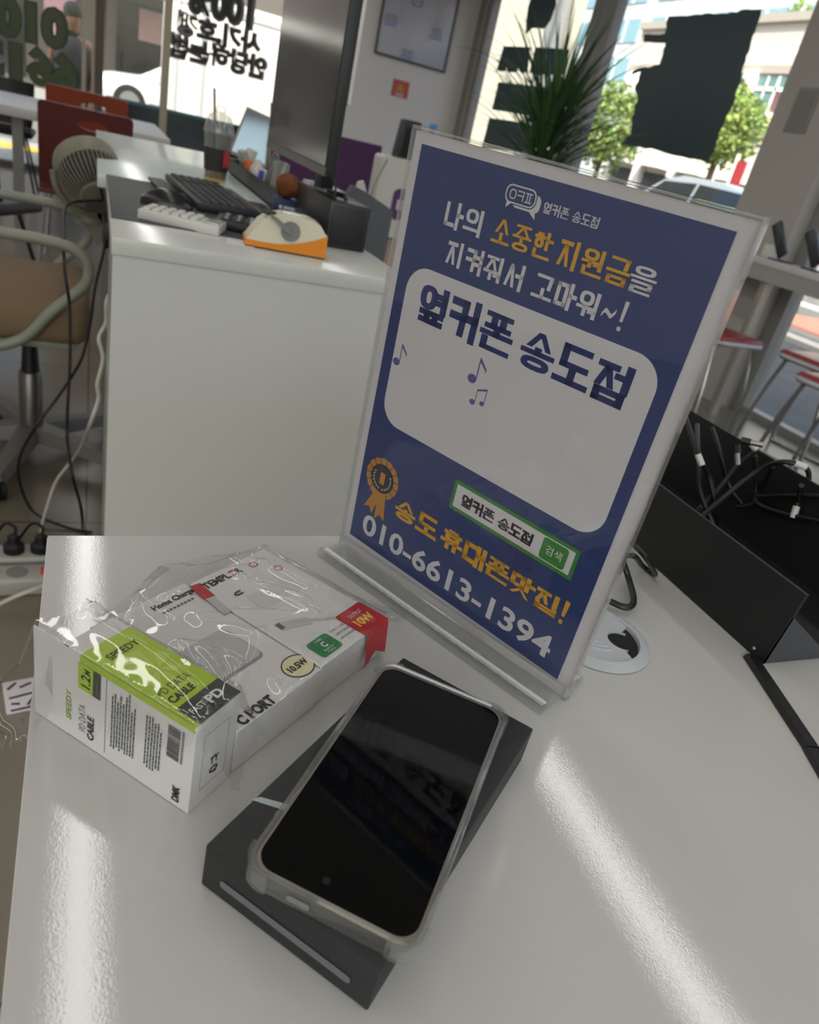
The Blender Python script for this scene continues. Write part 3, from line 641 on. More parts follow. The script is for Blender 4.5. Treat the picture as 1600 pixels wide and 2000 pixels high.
m = MB(); m.loft([[(X0+.022, .56+.06*math.sin(t), ZT+.004), (X0+.022+.05*math.cos(t), .56+.06*math.sin(t), ZT+.09)][:2]+[(X0+.024+.05*math.cos(t), .562+.06*math.sin(t), ZT+.09), (X0+.024, .562+.06*math.sin(t), ZT+.004)] for t in [i*.15 for i in range(11)]]); m.build('curved_panel', mat('navy_board', '12162a', .5), bb, world=True)
m = MB(); m.ball((X0-.0006, Y0+.012, ZT+.006), .0016, 10); m.build('screw', steel, bb, world=True)
tagw = mat('white_tag', 'c9c7c0', .5)
CB = [([((1338, 812), .845), ((1365, 900), .82), ((1368, 960), .80), ((1400, 1040), .77)], 0, None, 'black tether cable hanging furthest left in the open box'),
      ([((1362, 830), .85), ((1365, 890), .835), ((1385, 930), .815), ((1398, 985), .79), ((1400, 1030), .76)], 0, ((1367, 905), .832), 'black cable with a white sleeve hanging inside the open box near the sign'),
      ([((1390, 835), .85), ((1408, 890), .83), ((1425, 950), .80), ((1450, 985), .775)], 0, None, 'black cable dropping from the box rim left of the metal plugs'),
      ([((1340, 1020), .765), ((1400, 960), .80), ((1440, 910), .83), ((1475, 882), .85), ((1470, 870), .855)], 0, ((1472, 866), .855), 'black cable rising to the metal plug on the box rim'),
      ([((1330, 1045), .765), ((1410, 975), .80), ((1480, 920), .835), ((1530, 902), .855), ((1575, 915), .855), ((1580, 940), .84)], 0, ((1577, 927), .856), 'long black cable arching up to the white tag at the right box rim'),
      ([((1475, 890), .845), ((1478, 950), .805), ((1470, 985), .785), ((1440, 990), .775)], 0, None, 'black cable hanging straight down under the metal plugs'),
      ([((1510, 912), .845), ((1490, 950), .81), ((1478, 980), .79), ((1520, 1000), .78), ((1610, 1020), .785)], 0, None, 'black cable bent toward the right edge of the open box'),
      ([((1480, 970), .80), ((1540, 968), .805), ((1615, 970), .81)], 0, None, 'black cable running level along the far wall of the open box'),
      ([((1566, 948), .845), ((1560, 975), .825), ((1553, 1000), .81)], 0, ((1555, 1000), .812), 'short black cable with a metal end hanging from the right rim')]
def incl(p, z):
    q = on(p, z); return atX(p, X1-.007) if q.x > X1-.007 and z < ZF-.006 else q
for pts, _, tg, lab in CB:
    P = crom([incl(p, z+ZT if z < .5 else z) for p, z in pts], 6); o = MB().tube(P, .0027, 8).build('tether_cable', black_pl); tag(o, lab, 'cable', 'tether cables in the black box')
    if tg:
        q = incl(*tg); i = min(range(len(P)), key=lambda k: (P[k]-q).length); a, b = P[max(i-1, 0)], P[min(i+1, len(P)-1)]; dv = (b-a).normalized()*.006
        mb = MB(); mb.tube([P[i]-dv, P[i]+dv], .0034, 8); t = mb.build('sleeve', tagw, o, world=True); t['label'] = 'white sleeve'
def plug(p, z, dv, lab):
    q = on(p, z); t = thing('cable_plug', lab, 'plug', q); dv = V(dv).normalized()
    MB().tube([q-dv*.009, q], .0038, 8).build('grip', black_pl, t, world=True); MB().tube([q, q+dv*.012], .0030, 8).build('metal_tip', steel, t, world=True)
plug((1466, 864), .862, (.6, -.6, .1), 'metal tipped plug lying on the rim of the open box'); plug((1440, 885), .845, (.1, -.5, -.9), 'metal tipped plug hanging below the rim plug in the open box')
# flat cable cover on the desk
s1, s2, s3 = on((1465, 1285), ZT), on((1585, 1466), ZT), on((1640, 1560), ZT)
cv = thing('cable_cover', 'black flat cable cover running down the right side of the desk', 'cable cover', s2)
def strip(a, b, w, h, nm):
    a, b = V(a), V(b); dv = (b-a).normalized(); n = V((-dv.y, dv.x, 0)); MBx = MB(); r = []
    for p in (a, b): r.append([p-n*w/2+V((0, 0, .0003)), p+n*w/2+V((0, 0, .0003)), p+n*w*.32+V((0, 0, h)), p-n*w*.32+V((0, 0, h))])
    MBx.loft(r, smooth=False); MBx.build(nm, black_pl, cv, world=True)
strip(s1, s2, .0125, .004, 'cover_section'); strip(s2+(s3-s2)*.02, s2+(s3-s2)*2.2, .0135, .0035, 'cover_section')
# ================================================================== ROOM
YF, XS = 8.6, 3.81
def tiles(name, ca, cb_, grout, sx, sy, rough, off=0.0):
    m = mat(name, ca, rough, bump=.04, bscale=90); nt = m.node_tree; b = nt.nodes['Principled BSDF']; tc = nt.nodes.new('ShaderNodeTexCoord')
    br = nt.nodes.new('ShaderNodeTexBrick'); br.offset = off; br.inputs['Color1'].default_value = lin(ca); br.inputs['Color2'].default_value = lin(cb_); br.inputs['Mortar'].default_value = lin(grout)
    br.inputs['Scale'].default_value = 1; br.inputs['Brick Width'].default_value = sx; br.inputs['Row Height'].default_value = sy; br.inputs['Mortar Size'].default_value = .003
    ns = nt.nodes.new('ShaderNodeTexNoise'); ns.inputs['Scale'].default_value = 3; ns.inputs['Detail'].default_value = 8
    mx = nt.nodes.new('ShaderNodeMix'); mx.data_type = 'RGBA'; mx.blend_type = 'MULTIPLY'; mx.inputs[0].default_value = .35
    rp = nt.nodes.new('ShaderNodeValToRGB'); rp.color_ramp.elements[0].position = .35; rp.color_ramp.elements[0].color = (.55, .53, .5, 1); rp.color_ramp.elements[1].position = .65
    geo = nt.nodes.new('ShaderNodeNewGeometry')
    nt.links.new(geo.outputs['Position'], br.inputs['Vector']); nt.links.new(geo.outputs['Position'], ns.inputs['Vector']); nt.links.new(ns.outputs['Fac'], rp.inputs[0])
    nt.links.new(br.outputs['Color'], mx.inputs[6]); nt.links.new(rp.outputs[0], mx.inputs[7]); nt.links.new(mx.outputs[2], b.inputs['Base Color']); return m
floor_m = tiles('floor_tile', '7c7465', '827a6b', '403c35', .6, .6, .28)
wallw = mat('white_wall_paint', 'eae8e5', .7, bump=.06, bscale=40)
ceil_m = mat('ceiling_board', 'e2e2df', .8)
frm = mat('cream_window_frame', 'b3ac96', .4); frm_d = mat('brown_window_frame', '5a4f47', .45); frm_g = mat('grey_window_frame', '8d8c88', .45)
struct('floor', MB().cbox((-3.2, -2.4, -.12), (XS+.02, YF+.06, 0)), floor_m)
struct('ceiling', MB().cbox((-3.4, -2.6, 2.6), (XS+.1, YF+.12, 7.5)), ceil_m)  # slab carried up as unseen upper storeys so its shadow covers the pavement
struct('wall_left', MB().cbox((-3.4, -2.6, -.1), (-3.2, YF+.1, 2.6)), wallw)
struct('wall_back', MB().cbox((-3.2, -2.6, -.1), (XS+.1, -2.4, .25)), wallw)
WX = 2.12
m = MB(); m.cbox((WX, YF, -.1), (XS+.1, YF+.1, 2.6)); struct('wall_front', m, wallw)
m = MB(); m.cbox((XS-.15, 3.345, 0), (XS+.08, 3.83, 2.6)); m.cbox((XS, -2.4, -.1), (XS+.1, .4, 2.6)); struct('wall_right', m, mat('grey_column_panel', 'b0ada6', .6, bump=.05, bscale=30))
glass = clear('window_glass', 'f4f7f5', .0, 1.5)
teal = mat('teal_dark_panel', '2c3a40', .12, spec=.6); tealtrim = mat('teal_trim', '2f6f7a', .3)
# front window
w1 = thing('window_1', None, None, (0, YF, 0)); w1['kind'] = 'structure'
m = MB(); xs_ = [(-3.2, .06, 0), (-1.35, .06, 0), (atY((165, 0), YF).x, .035, 0), (atY((185, 90), YF).x, .05, 0), (atY((325, 100), YF).x, .07, 0), (WX-.04, .06, 0)]
for x, w, k in xs_: m.cbox((x-w/2, YF-.04, 0), (x+w/2, YF+.04, 2.6))
m.cbox((-3.2, YF-.04, 2.52), (WX, YF+.04, 2.6)); m.build('frame', frm, w1, world=True)
m = MB(); x = atY((196, 90), YF).x; m.cbox((x-.045, YF-.05, 0), (x+.03, YF+.05, 2.6)); m.cbox((-3.2, YF-.06, 0), (x, YF+.05, .055)); m.build('brown_frame', frm_d, w1, world=True)
m = MB(); m.cbox((-3.2, YF-.004, .03), (WX, YF+.004, 2.55)); m.build('pane', glass, w1, world=True)
xk = atY((207, 190), YF).x; zk = atY((330, 220), YF).z
struct('trim_1', MB().cbox((xk, YF-.03, 0), (WX, YF-.006, zk)), teal); struct('trim_2', MB().cbox((xk, YF-.035, zk), (WX, YF-.006, zk+.03)), tealtrim)
# side window
w2 = thing('window_2', None, None, (XS, 6.2, 0)); w2['kind'] = 'structure'
m = MB(); 
for y0_, y1_ in ((8.44, 8.6), (8.30, 8.37), (5.98, 6.14), (6.22, 6.32), (3.83, 3.88), (.4, .46)): m.cbox((XS-.04, y0_, 0), (XS+.05, y1_, 2.6))
m.cbox((XS-.04, .4, 2.52), (XS+.05, YF, 2.6)); m.cbox((XS-.04, .4, 0), (XS+.05, YF, .04)); m.cbox((XS-.05, 3.25, 0), (XS+.05, 3.34, 2.6)); m.build('frame', frm_g, w2, world=True)
m = MB(); m.cbox((XS-.05, 8.38, 0), (XS+.05, 8.43, 2.6)); m.build('cream_post', frm, w2, world=True)
m = MB(); m.cbox((XS-.003, .4, .02), (XS+.003, YF, 2.55)); m.build('pane', glass, w2, world=True)
w3 = thing('window_added', None, None, (0, -2.45, .25)); w3['kind'] = 'structure'; m = MB()  # unseen window added behind the camera to light the sign
for x in (-3.17, -1.5, .2, 1.9, 3.78): m.cbox((x-.03, -2.53, .25), (x+.03, -2.42, 2.6))
m.cbox((-3.2, -2.53, .25), (XS, -2.42, .30)); m.cbox((-3.2, -2.53, 2.54), (XS, -2.42, 2.6)); m.build('frame', frm_g, w3, world=True)
m = MB(); m.cbox((-3.2, -2.48, .26), (XS, -2.475, 2.58)); m.build('pane', glass, w3, world=True)
# column fittings
m = thing('wall_box', 'small grey flush box set in the grey column at right', 'switch box', (XS-.15, 3.62, 1.62))
MB().cbox((XS-.156, 3.54, 1.55), (XS-.15, 3.70, 1.78), bevel=.002).build('plate', frm_g, m, world=True); MB().cbox((XS-.159, 3.56, 1.57), (XS-.155, 3.68, 1.76)).build('lid', mat('column_grey', '84817c', .6), m, world=True)
# ceiling lights
led = mat('led_diffuser', 'ffffff', .5, emit='fdfaf7', estr=LED)
for i, x in enumerate((0.0, 1.71, -1.71)):
    t = thing('ceiling_light', 'long white ceiling strip light, %s' % ('straight above the front desk', 'above the right half of the room', 'above the left half of the room')[i], 'light', (x, 1.5, 2.5), 0, 'ceiling strip lights')
    MB().cbox((x-.07, -1.6, 2.525), (x+.07, 8.0, 2.6)).build('housing', wallw, t, world=True); MB().cbox((x-.05, -1.6, 2.5), (x+.05, 8.0, 2.526)).build('diffuser', led, t, world=True)  # strips lengthened towards the front wall to brighten it

# ------------------------------------------------------------------ lettering on the windows (read from the street)
st_d = mat('dark_green_sticker', '33473c', .5); st_k = mat('charcoal_sticker', '2b2c2e', .5); st_t = mat('teal_black_sticker', '3b4f54', .5); st_h = mat('grey_halo_sticker', '77787a', .5); st_g = mat('olive_sticker', '4a5638', .5)
GF = frame((0, YF-.006, 0), (1, 0, 0), (0, 0, 1))
def winword(s, p0, p1, m0, bold, lab, halo, ztop, zbot):
    xa, xb = atY(p0, YF).x, atY(p1, YF).x
    mb = MB(); decal(mb, txt(s, bold+.05), GF, xa-.03, zbot-.02, xb+.03, ztop+.02, .0005, 0, flip=True); decal(mb, txt(s, bold), GF, xa, zbot, xb, ztop, .0012, 1, flip=True)
    tag(mb.build('window_lettering', [halo, m0]), lab, 'window lettering', 'mirrored lettering on the front window')
def zr(x, ya, yb): return atY((x, ya), YF).z, atY((x, yb), YF).z
winword('010', (-8, 40), (128, 50), st_g, .045, 'big dark green mirrored digits 010 on the window top left', st_d, *zr(60, 5, 82))
winword('6613', (-40, 110), (150, 130), st_g, .045, 'big dark green mirrored digits 6613 under the row 010', st_d, *zr(70, 92, 168))
winword('100%', (372, 0), (492, 20), st_k, .04, 'black mirrored 100% on the window, top row of three', st_h, *zr(430, -22, 40))
winword('사기,호갱', (352, 50), (506, 80), st_k, .03, 'black mirrored Korean words, middle row under the 100% sign', st_h, *zr(430, 46, 90))
winword('안당하는법', (336, 90), (516, 140), st_k, .03, 'black mirrored Korean words, lowest of the three window rows', st_h, *zr(430, 91, 133))
SFm = frame((XS-.006, 0, 0), (0, -1, 0), (0, 0, 1))            # side window plane: x toward the viewer end, y up, facing the room
def sticker(pts, lab, m0=st_t):
    q = [lc(SFm, p).xy for p in pts]; ar = sum(q[i-1].x*q[i].y-q[i].x*q[i-1].y for i in range(len(q))); q = q if ar > 0 else q[::-1]
    mb = MB(); mb.prism([(p.x, p.y) for p in q], 0, .0012, F=SFm); tag(mb.build('window_sticker', m0), lab, 'window sticker', 'dark stickers on the side window')
def wob(pts, amp, k):
    o = []; random.seed(k)
    for i in range(len(pts)):
        a, b = V((*pts[i], 0)), V((*pts[(i+1) % len(pts)], 0)); n = max(2, int((b-a).length/9)); nn = V((-(b-a).y, (b-a).x, 0)).normalized()
        for j in range(n):
            q = a+(b-a)*j/n+nn*(amp*random.uniform(-1, 1) if j else 0); o.append((q.x, q.y))
    return o
sticker([(1040, -10), (1086, -8), (1086, 12), (1076, 40), (1064, 56), (1040, 55), (1027, 68), (1028, 40), (1032, 12)], 'dark speech bubble sticker high on the side window behind the plant')
sticker([(984, 90), (1036, 92), (1031, 143), (1016, 141), (1013, 132), (1010, 142), (992, 141), (990, 132), (987, 140), (970, 138)], 'dark block sticker left of its pair, below the speech bubble sticker')
sticker([(1046, 92), (1112, 96), (1104, 146), (1080, 147), (1066, 144), (1052, 148), (1034, 142)], 'dark block sticker behind the plant leaves, right one of its pair')
sticker([(974, 160), (1066, 170), (1060, 232), (1010, 222), (961, 214)], 'wide dark block sticker, third row down on the side window')
sticker([(956, 230), (1000, 236), (1052, 246), (1046, 300), (940, 290), (948, 262)], 'lowest dark block sticker beside the plant on the side window')
sticker(wob([(1306, 32), (1360, 28), (1440, 24), (1448, 19), (1488, 18), (1478, 52), (1466, 90), (1452, 130), (1442, 172), (1428, 214), (1410, 250), (1398, 286), (1384, 318), (1330, 306), (1280, 292), (1212, 282), (1232, 262), (1236, 226), (1246, 190), (1240, 176), (1252, 140), (1234, 146), (1240, 136), (1288, 126), (1296, 96), (1300, 84), (1256, 82), (1258, 68), (1298, 66)], 1.8, 5), 'large ragged black sticker panel covering the side window right of the plant', st_t)

# ------------------------------------------------------------------ framed board, small sticker, partition, kiosk
WF = frame((0, YF-.001, 0), (1, 0, 0), (0, 0, 1))
q = [lc(WF, p) for p in ((730, 103), (868, 140))]; bx0, bx1, bz0 = q[0].x, q[1].x, q[0].y; bz1 = bz0+.84
fb = thing('framed_board', 'framed white notice board with pale blue print on the white wall', 'notice board', ((bx0+bx1)/2, YF, bz0))
m = MB(); m.ring([(bx0, bz0), (bx1, bz0), (bx1, bz1), (bx0, bz1)], [(bx0+.02, bz0+.02), (bx1-.02, bz0+.02), (bx1-.02, bz1-.02), (bx0+.02, bz1-.02)], 0, .025, F=WF); m.build('frame', mat('dark_grey_frame', '58595a', .4), fb, world=True)
m = MB(); m.cbox((bx0+.02, bz0+.02, .002), (bx1-.02, bz1-.02, .012), F=WF); 
cx = (bx0+bx1)/2
m.ring(rrect(cx-.10, bz0+.50, cx+.02, bz0+.60, .03), rrect(cx-.085, bz0+.515, cx+.005, bz0+.585, .02), .0122, .013, 1, WF); hangul(m, 'ㅇㅋㅍ', WF, cx-.078, bz0+.53, cx-.002, bz0+.57, .0135, 1)
random.seed(11)
for (ux, uz) in ((-.29, .36), (-.05, .10), (.23, .36)):
    for r in range(5):
        w = random.uniform(.05, .085); m.flat([(cx+ux-w, bz0+uz-.022*r), (cx+ux+w, bz0+uz-.022*r), (cx+ux+w, bz0+uz-.022*r+.012), (cx+ux-w, bz0+uz-.022*r+.012)], .0125, 2 if r < 2 else 1, WF)
for a_ in range(0, 360, 120):
    t0 = math.radians(a_+40); t1 = t0+1.0; m.tube([(cx+.02+.21*math.cos(t0+(t1-t0)*k/8), bz0+.42+.21*math.sin(t0+(t1-t0)*k/8), .0125) for k in range(9)], .003, 4, mi=3, F=WF)
m.build('board', [mat('board_white', 'c3c6d2', .18, spec=.6), mat('board_blue', '7f8fc0', .5), mat('board_grey', '8b8d98', .5), lgrey], fb, world=True)
q = [lc(WF, p) for p in ((769, 153), (801, 160), (767, 187))]; m = MB(); m.cbox((q[0].x, q[2].y, 0), (q[1].x, q[0].y, .003), F=WF)
sx_, sz_ = (q[0].x+q[1].x)/2, (q[2].y+q[0].y)/2; m.flat([(sx_-.045, sz_-.02), (sx_+.045, sz_-.02), (sx_+.03, sz_+.02), (sx_, sz_+.05), (sx_-.03, sz_+.02)], .0035, 1, WF)
for k in range(3): m.flat([(sx_-.05, sz_-.045-.014*k), (sx_+.05, sz_-.045-.014*k), (sx_+.05, sz_-.038-.014*k), (sx_-.05, sz_-.038-.014*k)], .0035, 2, WF)
tag(m.build('wall_notice', [mat('notice_red', 'c8665a', .6), mat('notice_orange', 'd79a4e', .6), paper]), 'small square red notice stuck on the white wall below the framed board', 'notice')
P = atY((745, 285), 7.6); m = MB(); m.cbox((1.4, 7.56, .05), (P.x, 7.6, P.z), bevel=.006)
pt = thing('partition', 'low purple partition panel standing before the white wall', 'partition', (P.x-.5, 7.58, 0))
m.build('panel', mat('purple_fabric', '55305a', .8, bump=.1, bscale=500), pt, world=True)
for x in (1.5, P.x-.1): MB().cbox((x-.02, 7.4, 0), (x+.02, 7.76, .06)).build('foot', black_met, pt, world=True)
YK = 4.3; a, b = atY((742, 300), YK), atY((845, 328), YK)
kz = a.z; kx0, kx1 = a.x+.02, a.x+.38
kk = thing('kiosk', 'white upright machine with a purple badge, seen left of the blue sign', 'machine', ((kx0+kx1)/2, YK+.07, 0))
kw = mat('glossy_white_plastic', 'd2d0c8', .35)
m = MB(); pr = [(x, z) for x, z in rrect(kx0, .52, kx1, kz, .022, 5)]; KF = frame((0, YK, 0), (1, 0, 0), (0, 0, 1)); m.prism(pr, -.14, 0, F=KF, smooth=True); m.build('body', kw, kk, world=True)
m = MB(); m.lathe([(.16, 0), (.16, .03), (.085, .05), (.085, .52)], 24, F=Matrix.Translation(((kx0+kx1)/2+.02, YK+.08, 0))); m.build('pedestal', mat('beige_pedestal', 'b5a191', .5), kk, world=True)
q = [lc(KF, p) for p in ((771, 366), (792, 410))]; bxx, bzz = q[0].x, q[0].y; bw = .17
m = MB(); m.prism(rrect(bxx, bzz-.17, bxx+bw, bzz, .04, 6), .0, .006, F=KF)
for (u0, v0, u1, v1) in ((.03, .06, .045, .115), (.055, .06, .09, .072), (.055, .104, .09, .116), (.055, .06, .066, .116), (.10, .06, .112, .116), (.125, .06, .137, .116), (.112, .082, .125, .094)): m.flat([(bxx+u0, bzz-v1), (bxx+u1, bzz-v1), (bxx+u1, bzz-v0), (bxx+u0, bzz-v0)], .007, 1, KF)
m.build('badge', [mat('badge_purple', '5a2a6c', .4), paper], kk, world=True)['label'] = 'purple rounded badge'
m = MB(); m.tube(crom([(kx0+.03, YK-.006, kz-.02), (kx0-.01, YK-.01, kz-.12), (kx0-.03, YK-.008, kz-.22), (kx0-.005, YK-.006, kz-.27)], 6), .004, 6); m.build('cord', mat('grey_cord', '8b8b86', .6), kk, world=True)
sp = thing('speaker', 'black tapered speaker standing on top of the white machine', 'speaker', (atY((790, 292), YK+.07).x+.01, YK+.07, kz))
m = MB(); m.box((0, 0, .10), (.135, .11, .20), bevel=.012, taper=(.78, .85)); m.build('cabinet', mat('speaker_black', '2a2c2f', .55), sp); m = MB(); m.box((0, -.0525, .09), (.10, .006, .15), bevel=.002, taper=(.8, 1)); m.build('grille', mat('grille_black', '1c1e20', .8, bump=.5, bscale=900), sp)
bt = thing('water_bottle', 'clear water bottle with a bright blue cap behind the sign top', 'bottle', (atY((855, 252), YK).x, YK+.07, kz))
zc = atY((855, 250), YK+.08).z-kz-.012
m = MB(); m.lathe([(.03, 0), (.032, .01), (.032, zc*.62), (.013, zc*.9), (.013, zc)], 20); m.build('body', clear('bottle_plastic', 'eaf2f5', .03, 1.45, haze=.1), bt)
m = MB(); m.lathe([(.0225, zc), (.0225, zc+.022), (.02, zc+.025)], 20); m.build('cap', mat('blue_cap', '2f8fd0', .4), bt)
# grey panel between
gp = thing('chair_backrest_panel', 'plain dark grey upright panel with rounded top behind the black box', 'panel', (.80, 2.42, 0))
GPF = frame((0, 2.4, 0), (1, 0, 0), (0, 0, 1)); q = [lc(GPF, p) for p in ((668, 395), (690, 362), (715, 375), (768, 412), (750, 512), (705, 500), (650, 470))]
m = MB(); m.prism([(p.x, p.y) for p in q][::-1], -.03, 0, F=GPF); m.build('panel', mat('dark_grey_fabric', '5b5f64', .7), gp, world=True)
m = MB(); m.cbox((.74, 2.41, 0), (.78, 2.43, .75)); m.cbox((.60, 2.3, 0), (.92, 2.55, .03)); m.build('post', black_met, gp, world=True)
m = MB(); m.prism([(p.x, p.y) for p in [lc(GPF, q_) for q_ in ((698, 380), (706, 358), (716, 356), (726, 395))]][::-1], -.045, -.028, F=GPF); m.build('white_piece', kw, gp, world=True)['label'] = 'white curved piece of unknown use behind the panel top'  # unidentified white piece, joined to the panel for support
# ================================================================== COUNTER DESK AND WHAT STANDS ON IT
ZD = .83
gl_white = mat('gloss_white_board', 'c9cbc5', .18, spec=.5, bump=.03, bscale=200)
cx0, cy0, cx1, cy1 = .029, 1.242, .535, 2.0
cd = thing('counter_desk', 'white counter desk behind the front desk, dark pad and monitor on top', 'desk', (.28, 1.6, 0))
m = MB(); m.cbox((cx0, cy0, ZD-.026), (cx1, cy1, ZD), bevel=.0015); m.build('desktop', gl_white, cd, world=True)
m = MB(); m.cbox((cx0+.002, cy0+.003, 0), (cx1-.002, cy0+.021, ZD-.0265)); m.build('front_panel', gl_white, cd, world=True)
m = MB(); m.cbox((cx1-.02, cy0+.022, 0), (cx1-.002, cy1-.01, ZD-.0265)); m.build('end_panel', gl_white, cd, world=True)
m = MB(); m.cbox((cx0+.002, cy0+.022, 0), (cx0+.02, cy0+.25, ZD-.0265)); m.build('side_panel', gl_white, cd, world=True)
w = thing('back_table', 'long glossy white table continuing behind the counter desk', 'table', (.25, 2.7, 0))
m = MB(); m.cbox((.012, 2.004, ZD-.03), (.62, 3.36, ZD), bevel=.001); m.build('tabletop', mat('gloss_white_table', 'c9d6d2', .2, spec=.6), w, world=True)
for x in (.06, .57):
    for y in (2.06, 3.30): MB().cbox((x-.02, y-.02, 0), (x+.02, y+.02, ZD-.03)).build('leg', frm_g, w, world=True)
def flatthing(mb, name, mt, lab, cat): return tag(mb.build(name, mt), lab, cat)
m = MB(); m.cbox((.031, 1.41, ZD), (.40, 1.997, ZD+.002), bevel=.0006); flatthing(m, 'desk_pad', mat('charcoal_pad', '33363b', .55, bump=.05, bscale=600), 'dark grey desk pad under the keyboard and mouse', 'desk pad')
# keyboard
kb = thing('keyboard', 'black full-size keyboard lying on the dark desk pad', 'keyboard', (.252, 1.885, ZD+.0022), math.radians(90+4))
KL, KW = .44, .135
m = MB(); m.box((0, 0, .008), (KL, KW, .016), bevel=.003); m.build('body', mat('keyboard_black', '17181b', .5), kb)
kc = mat('key_black', '2a2c30', .5); m = MB()
for r in range(6):
    x = -KL/2+.012
    while x < KL/2-.02:
        wd = .0165; 
        if r == 0 and abs(x+.03) < .05: wd = .09
        if not (.078 < x < .086) and not (.148 < x < .156): m.box((x+wd/2, -KW/2+.017+.0195*r, .0175), (wd, .0165, .006), taper=(.82, .82))
        x += wd+.0028
m.build('keys', kc, kb)
m = MB(); m.box((0, .10, .006), (.30, .035, .006), bevel=.001); m.box((.0, -.085, .004), (.44, .03, .008), bevel=.002); m.build('wrist_rail', mat('keyboard_rail', '3b3d41', .5), kb)
ms = thing('mouse', 'black computer mouse on the desk pad beside the keyboard', 'mouse', (.138, 1.63, ZD+.0022), math.radians(-15))
m = MB(); rs = []
for i in range(11):
    t = i/10; x = -.048+.096*t; wd = .028*math.sin(PI*(.12+.80*t))**.5; h = .036*math.sin(PI*(.10+.78*t))**.7
    rs.append([(x, wd*math.cos(a), max(0, h*math.sin(a))) for a in [PI*k/10 for k in range(11)]]+[(x, 0, 0)])
m.loft(rs[::-1]); m.build('shell', mat('mouse_black', '1a1b1d', .25), ms); m = MB(); m.box((.028, 0, .027), (.012, .006, .01), bevel=.002); m.build('wheel', kc, ms)
# white number pad / calculator
cl = thing('calculator', 'small white keypad with raised keys at the counter edge', 'calculator', (.153, 1.455, ZD), math.radians(-19))
wp = mat('warm_white_plastic', 'cdccc5', .35)
m = MB(); m.box((0, 0, .009), (.142, .075, .018), bevel=.003); m.build('body', wp, cl); m = MB()
for i in range(6):
    for j in range(3): m.box((-.058+.0165*i, -.022+.022*j, .0195), (.013, .018, .006), bevel=.0018, seg=1)
m.build('keys', wp, cl); m = MB(); m.box((.054, 0, .0190), (.028, .06, .003), bevel=.001); m.build('display', mat('silver_display', 'b8bcbb', .12, metal=.5), cl)
# black numeric pad
kp = thing('keypad', 'black numeric keypad between the keyboard and the tape dispenser', 'keypad', (.285, 1.512, ZD+.0022), math.radians(-12))
m = MB(); m.box((0, 0, .008), (.13, .10, .016), bevel=.004); m.build('body', mat('keyboard_black', '17181b', .5), kp); m = MB()
for i in range(5):
    for j in range(4): m.box((-.046+.023*i, -.034+.022*j, .0175), (.018, .017, .004), bevel=.001, seg=1)
m.build('keys', kc, kp); m = MB()
for i in range(5):
    for j in range(4): m.box((-.046+.023*i, -.034+.022*j, .0197), (.005, .006, .0006))
m.build('key_marks', paper, kp)
flatthing(MB().prism([(.215, 1.345), (.262, 1.335), (.270, 1.39), (.225, 1.40)], ZD+.0003, ZD+.0008), 'white_slip', paper, 'small flat white piece on the counter beside the tape dispenser', 'paper')  # flat white piece lying on the counter top
# tape dispenser with orange base and crank
TD = thing('tape_dispenser', 'cream and orange desk dispenser with grey crank on the counter', 'tape dispenser', (.322, 1.375, ZD), math.radians(-6))
td_c = mat('cream_plastic', 'd9d4bd', .3); td_o = mat('orange_plastic', 'e08a1e', .3); td_g = mat('grey_crank', '7c7d7b', .4)
TW = .066
prof = [(-.070, .014), (-.062, .026), (-.050, .044), (-.034, .056), (-.012, .0625), (.015, .064), (.042, .061), (.056, .056), (.064, .046), (.069, .030), (.070, .012)]
cut = [(-.070, .013), (-.045, .012), (-.015, .013), (.015, .0185), (.045, .029), (.069, .040)]
TFm = frame((0, 0, 0), (1, 0, 0), (0, 0, 1))
up_ = [p for p in prof if p[1] > (.013 if p[0] < 0 else .012+.40*max(p[0]-.0, 0))]
m = MB(); m.prism(cut+[p for p in reversed(prof[1:-2])], -TW/2, TW/2, F=TFm, smooth=True); m.build('upper_shell', td_c, TD)
m = MB(); m.prism([(-.072, .003), (.072, .003), (.0705, .041)]+cut[::-1][1:]+[(-.072, .012)], -TW/2-.001, TW/2+.001, F=TFm, smooth=True); m.build('lower_shell', td_o, TD)
m = MB(); m.box((0, 0, .0015), (.142, TW-.004, .003)); m.build('sole', black_pl, TD)
m = MB(); m.prism(ell(.004, .038, .0165, .0165, 32), TW/2, TW/2+.004, F=TFm); m.prism(ell(.004, .038, .0155, .0155, 32), TW/2+.004, TW/2+.006, F=TFm); m.build('crank_disc', td_g, TD)
m = MB(); m.prism([(.004, .0425), (.000, .0335), (-.030, .0545), (-.034, .058), (-.030, .0605)], TW/2+.006, TW/2+.011, F=TFm); m.prism(ell(-.031, .0575, .0035, .0035, 16), TW/2+.006, TW/2+.014, F=TFm); m.prism(ell(.004, .037, .0022, .0022, 12), TW/2+.006, TW/2+.0115, F=TFm); m.build('crank_arm', td_g, TD)
m = MB(); m.box((.01, 0, .0645), (.045, .022, .003), bevel=.001); m.build('top_window', mat('bright_strip', 'dfe2e2', .15, metal=.4), TD); m = MB(); m.box((-.033, 0, .0585), (.024, .03, .004), bevel=.001); m.build('slot', black_pl, TD)
# black low box
bk = thing('computer_box', 'black low computer box at the counter corner under the monitor', 'computer', (.425, 1.64, ZD))
m = MB(); m.cbox((.430, 1.492, ZD), (.515, 1.78, ZD+.088), bevel=.003); m.build('case', mat('satin_black', '1d1e20', .35), bk, world=True)
m = MB(); m.cbox((.437, 1.4905, ZD+.008), (.505, 1.4925, ZD+.08), bevel=.001); m.build('front_plate', mat('gloss_black', '0c0d0e', .45), bk, world=True)
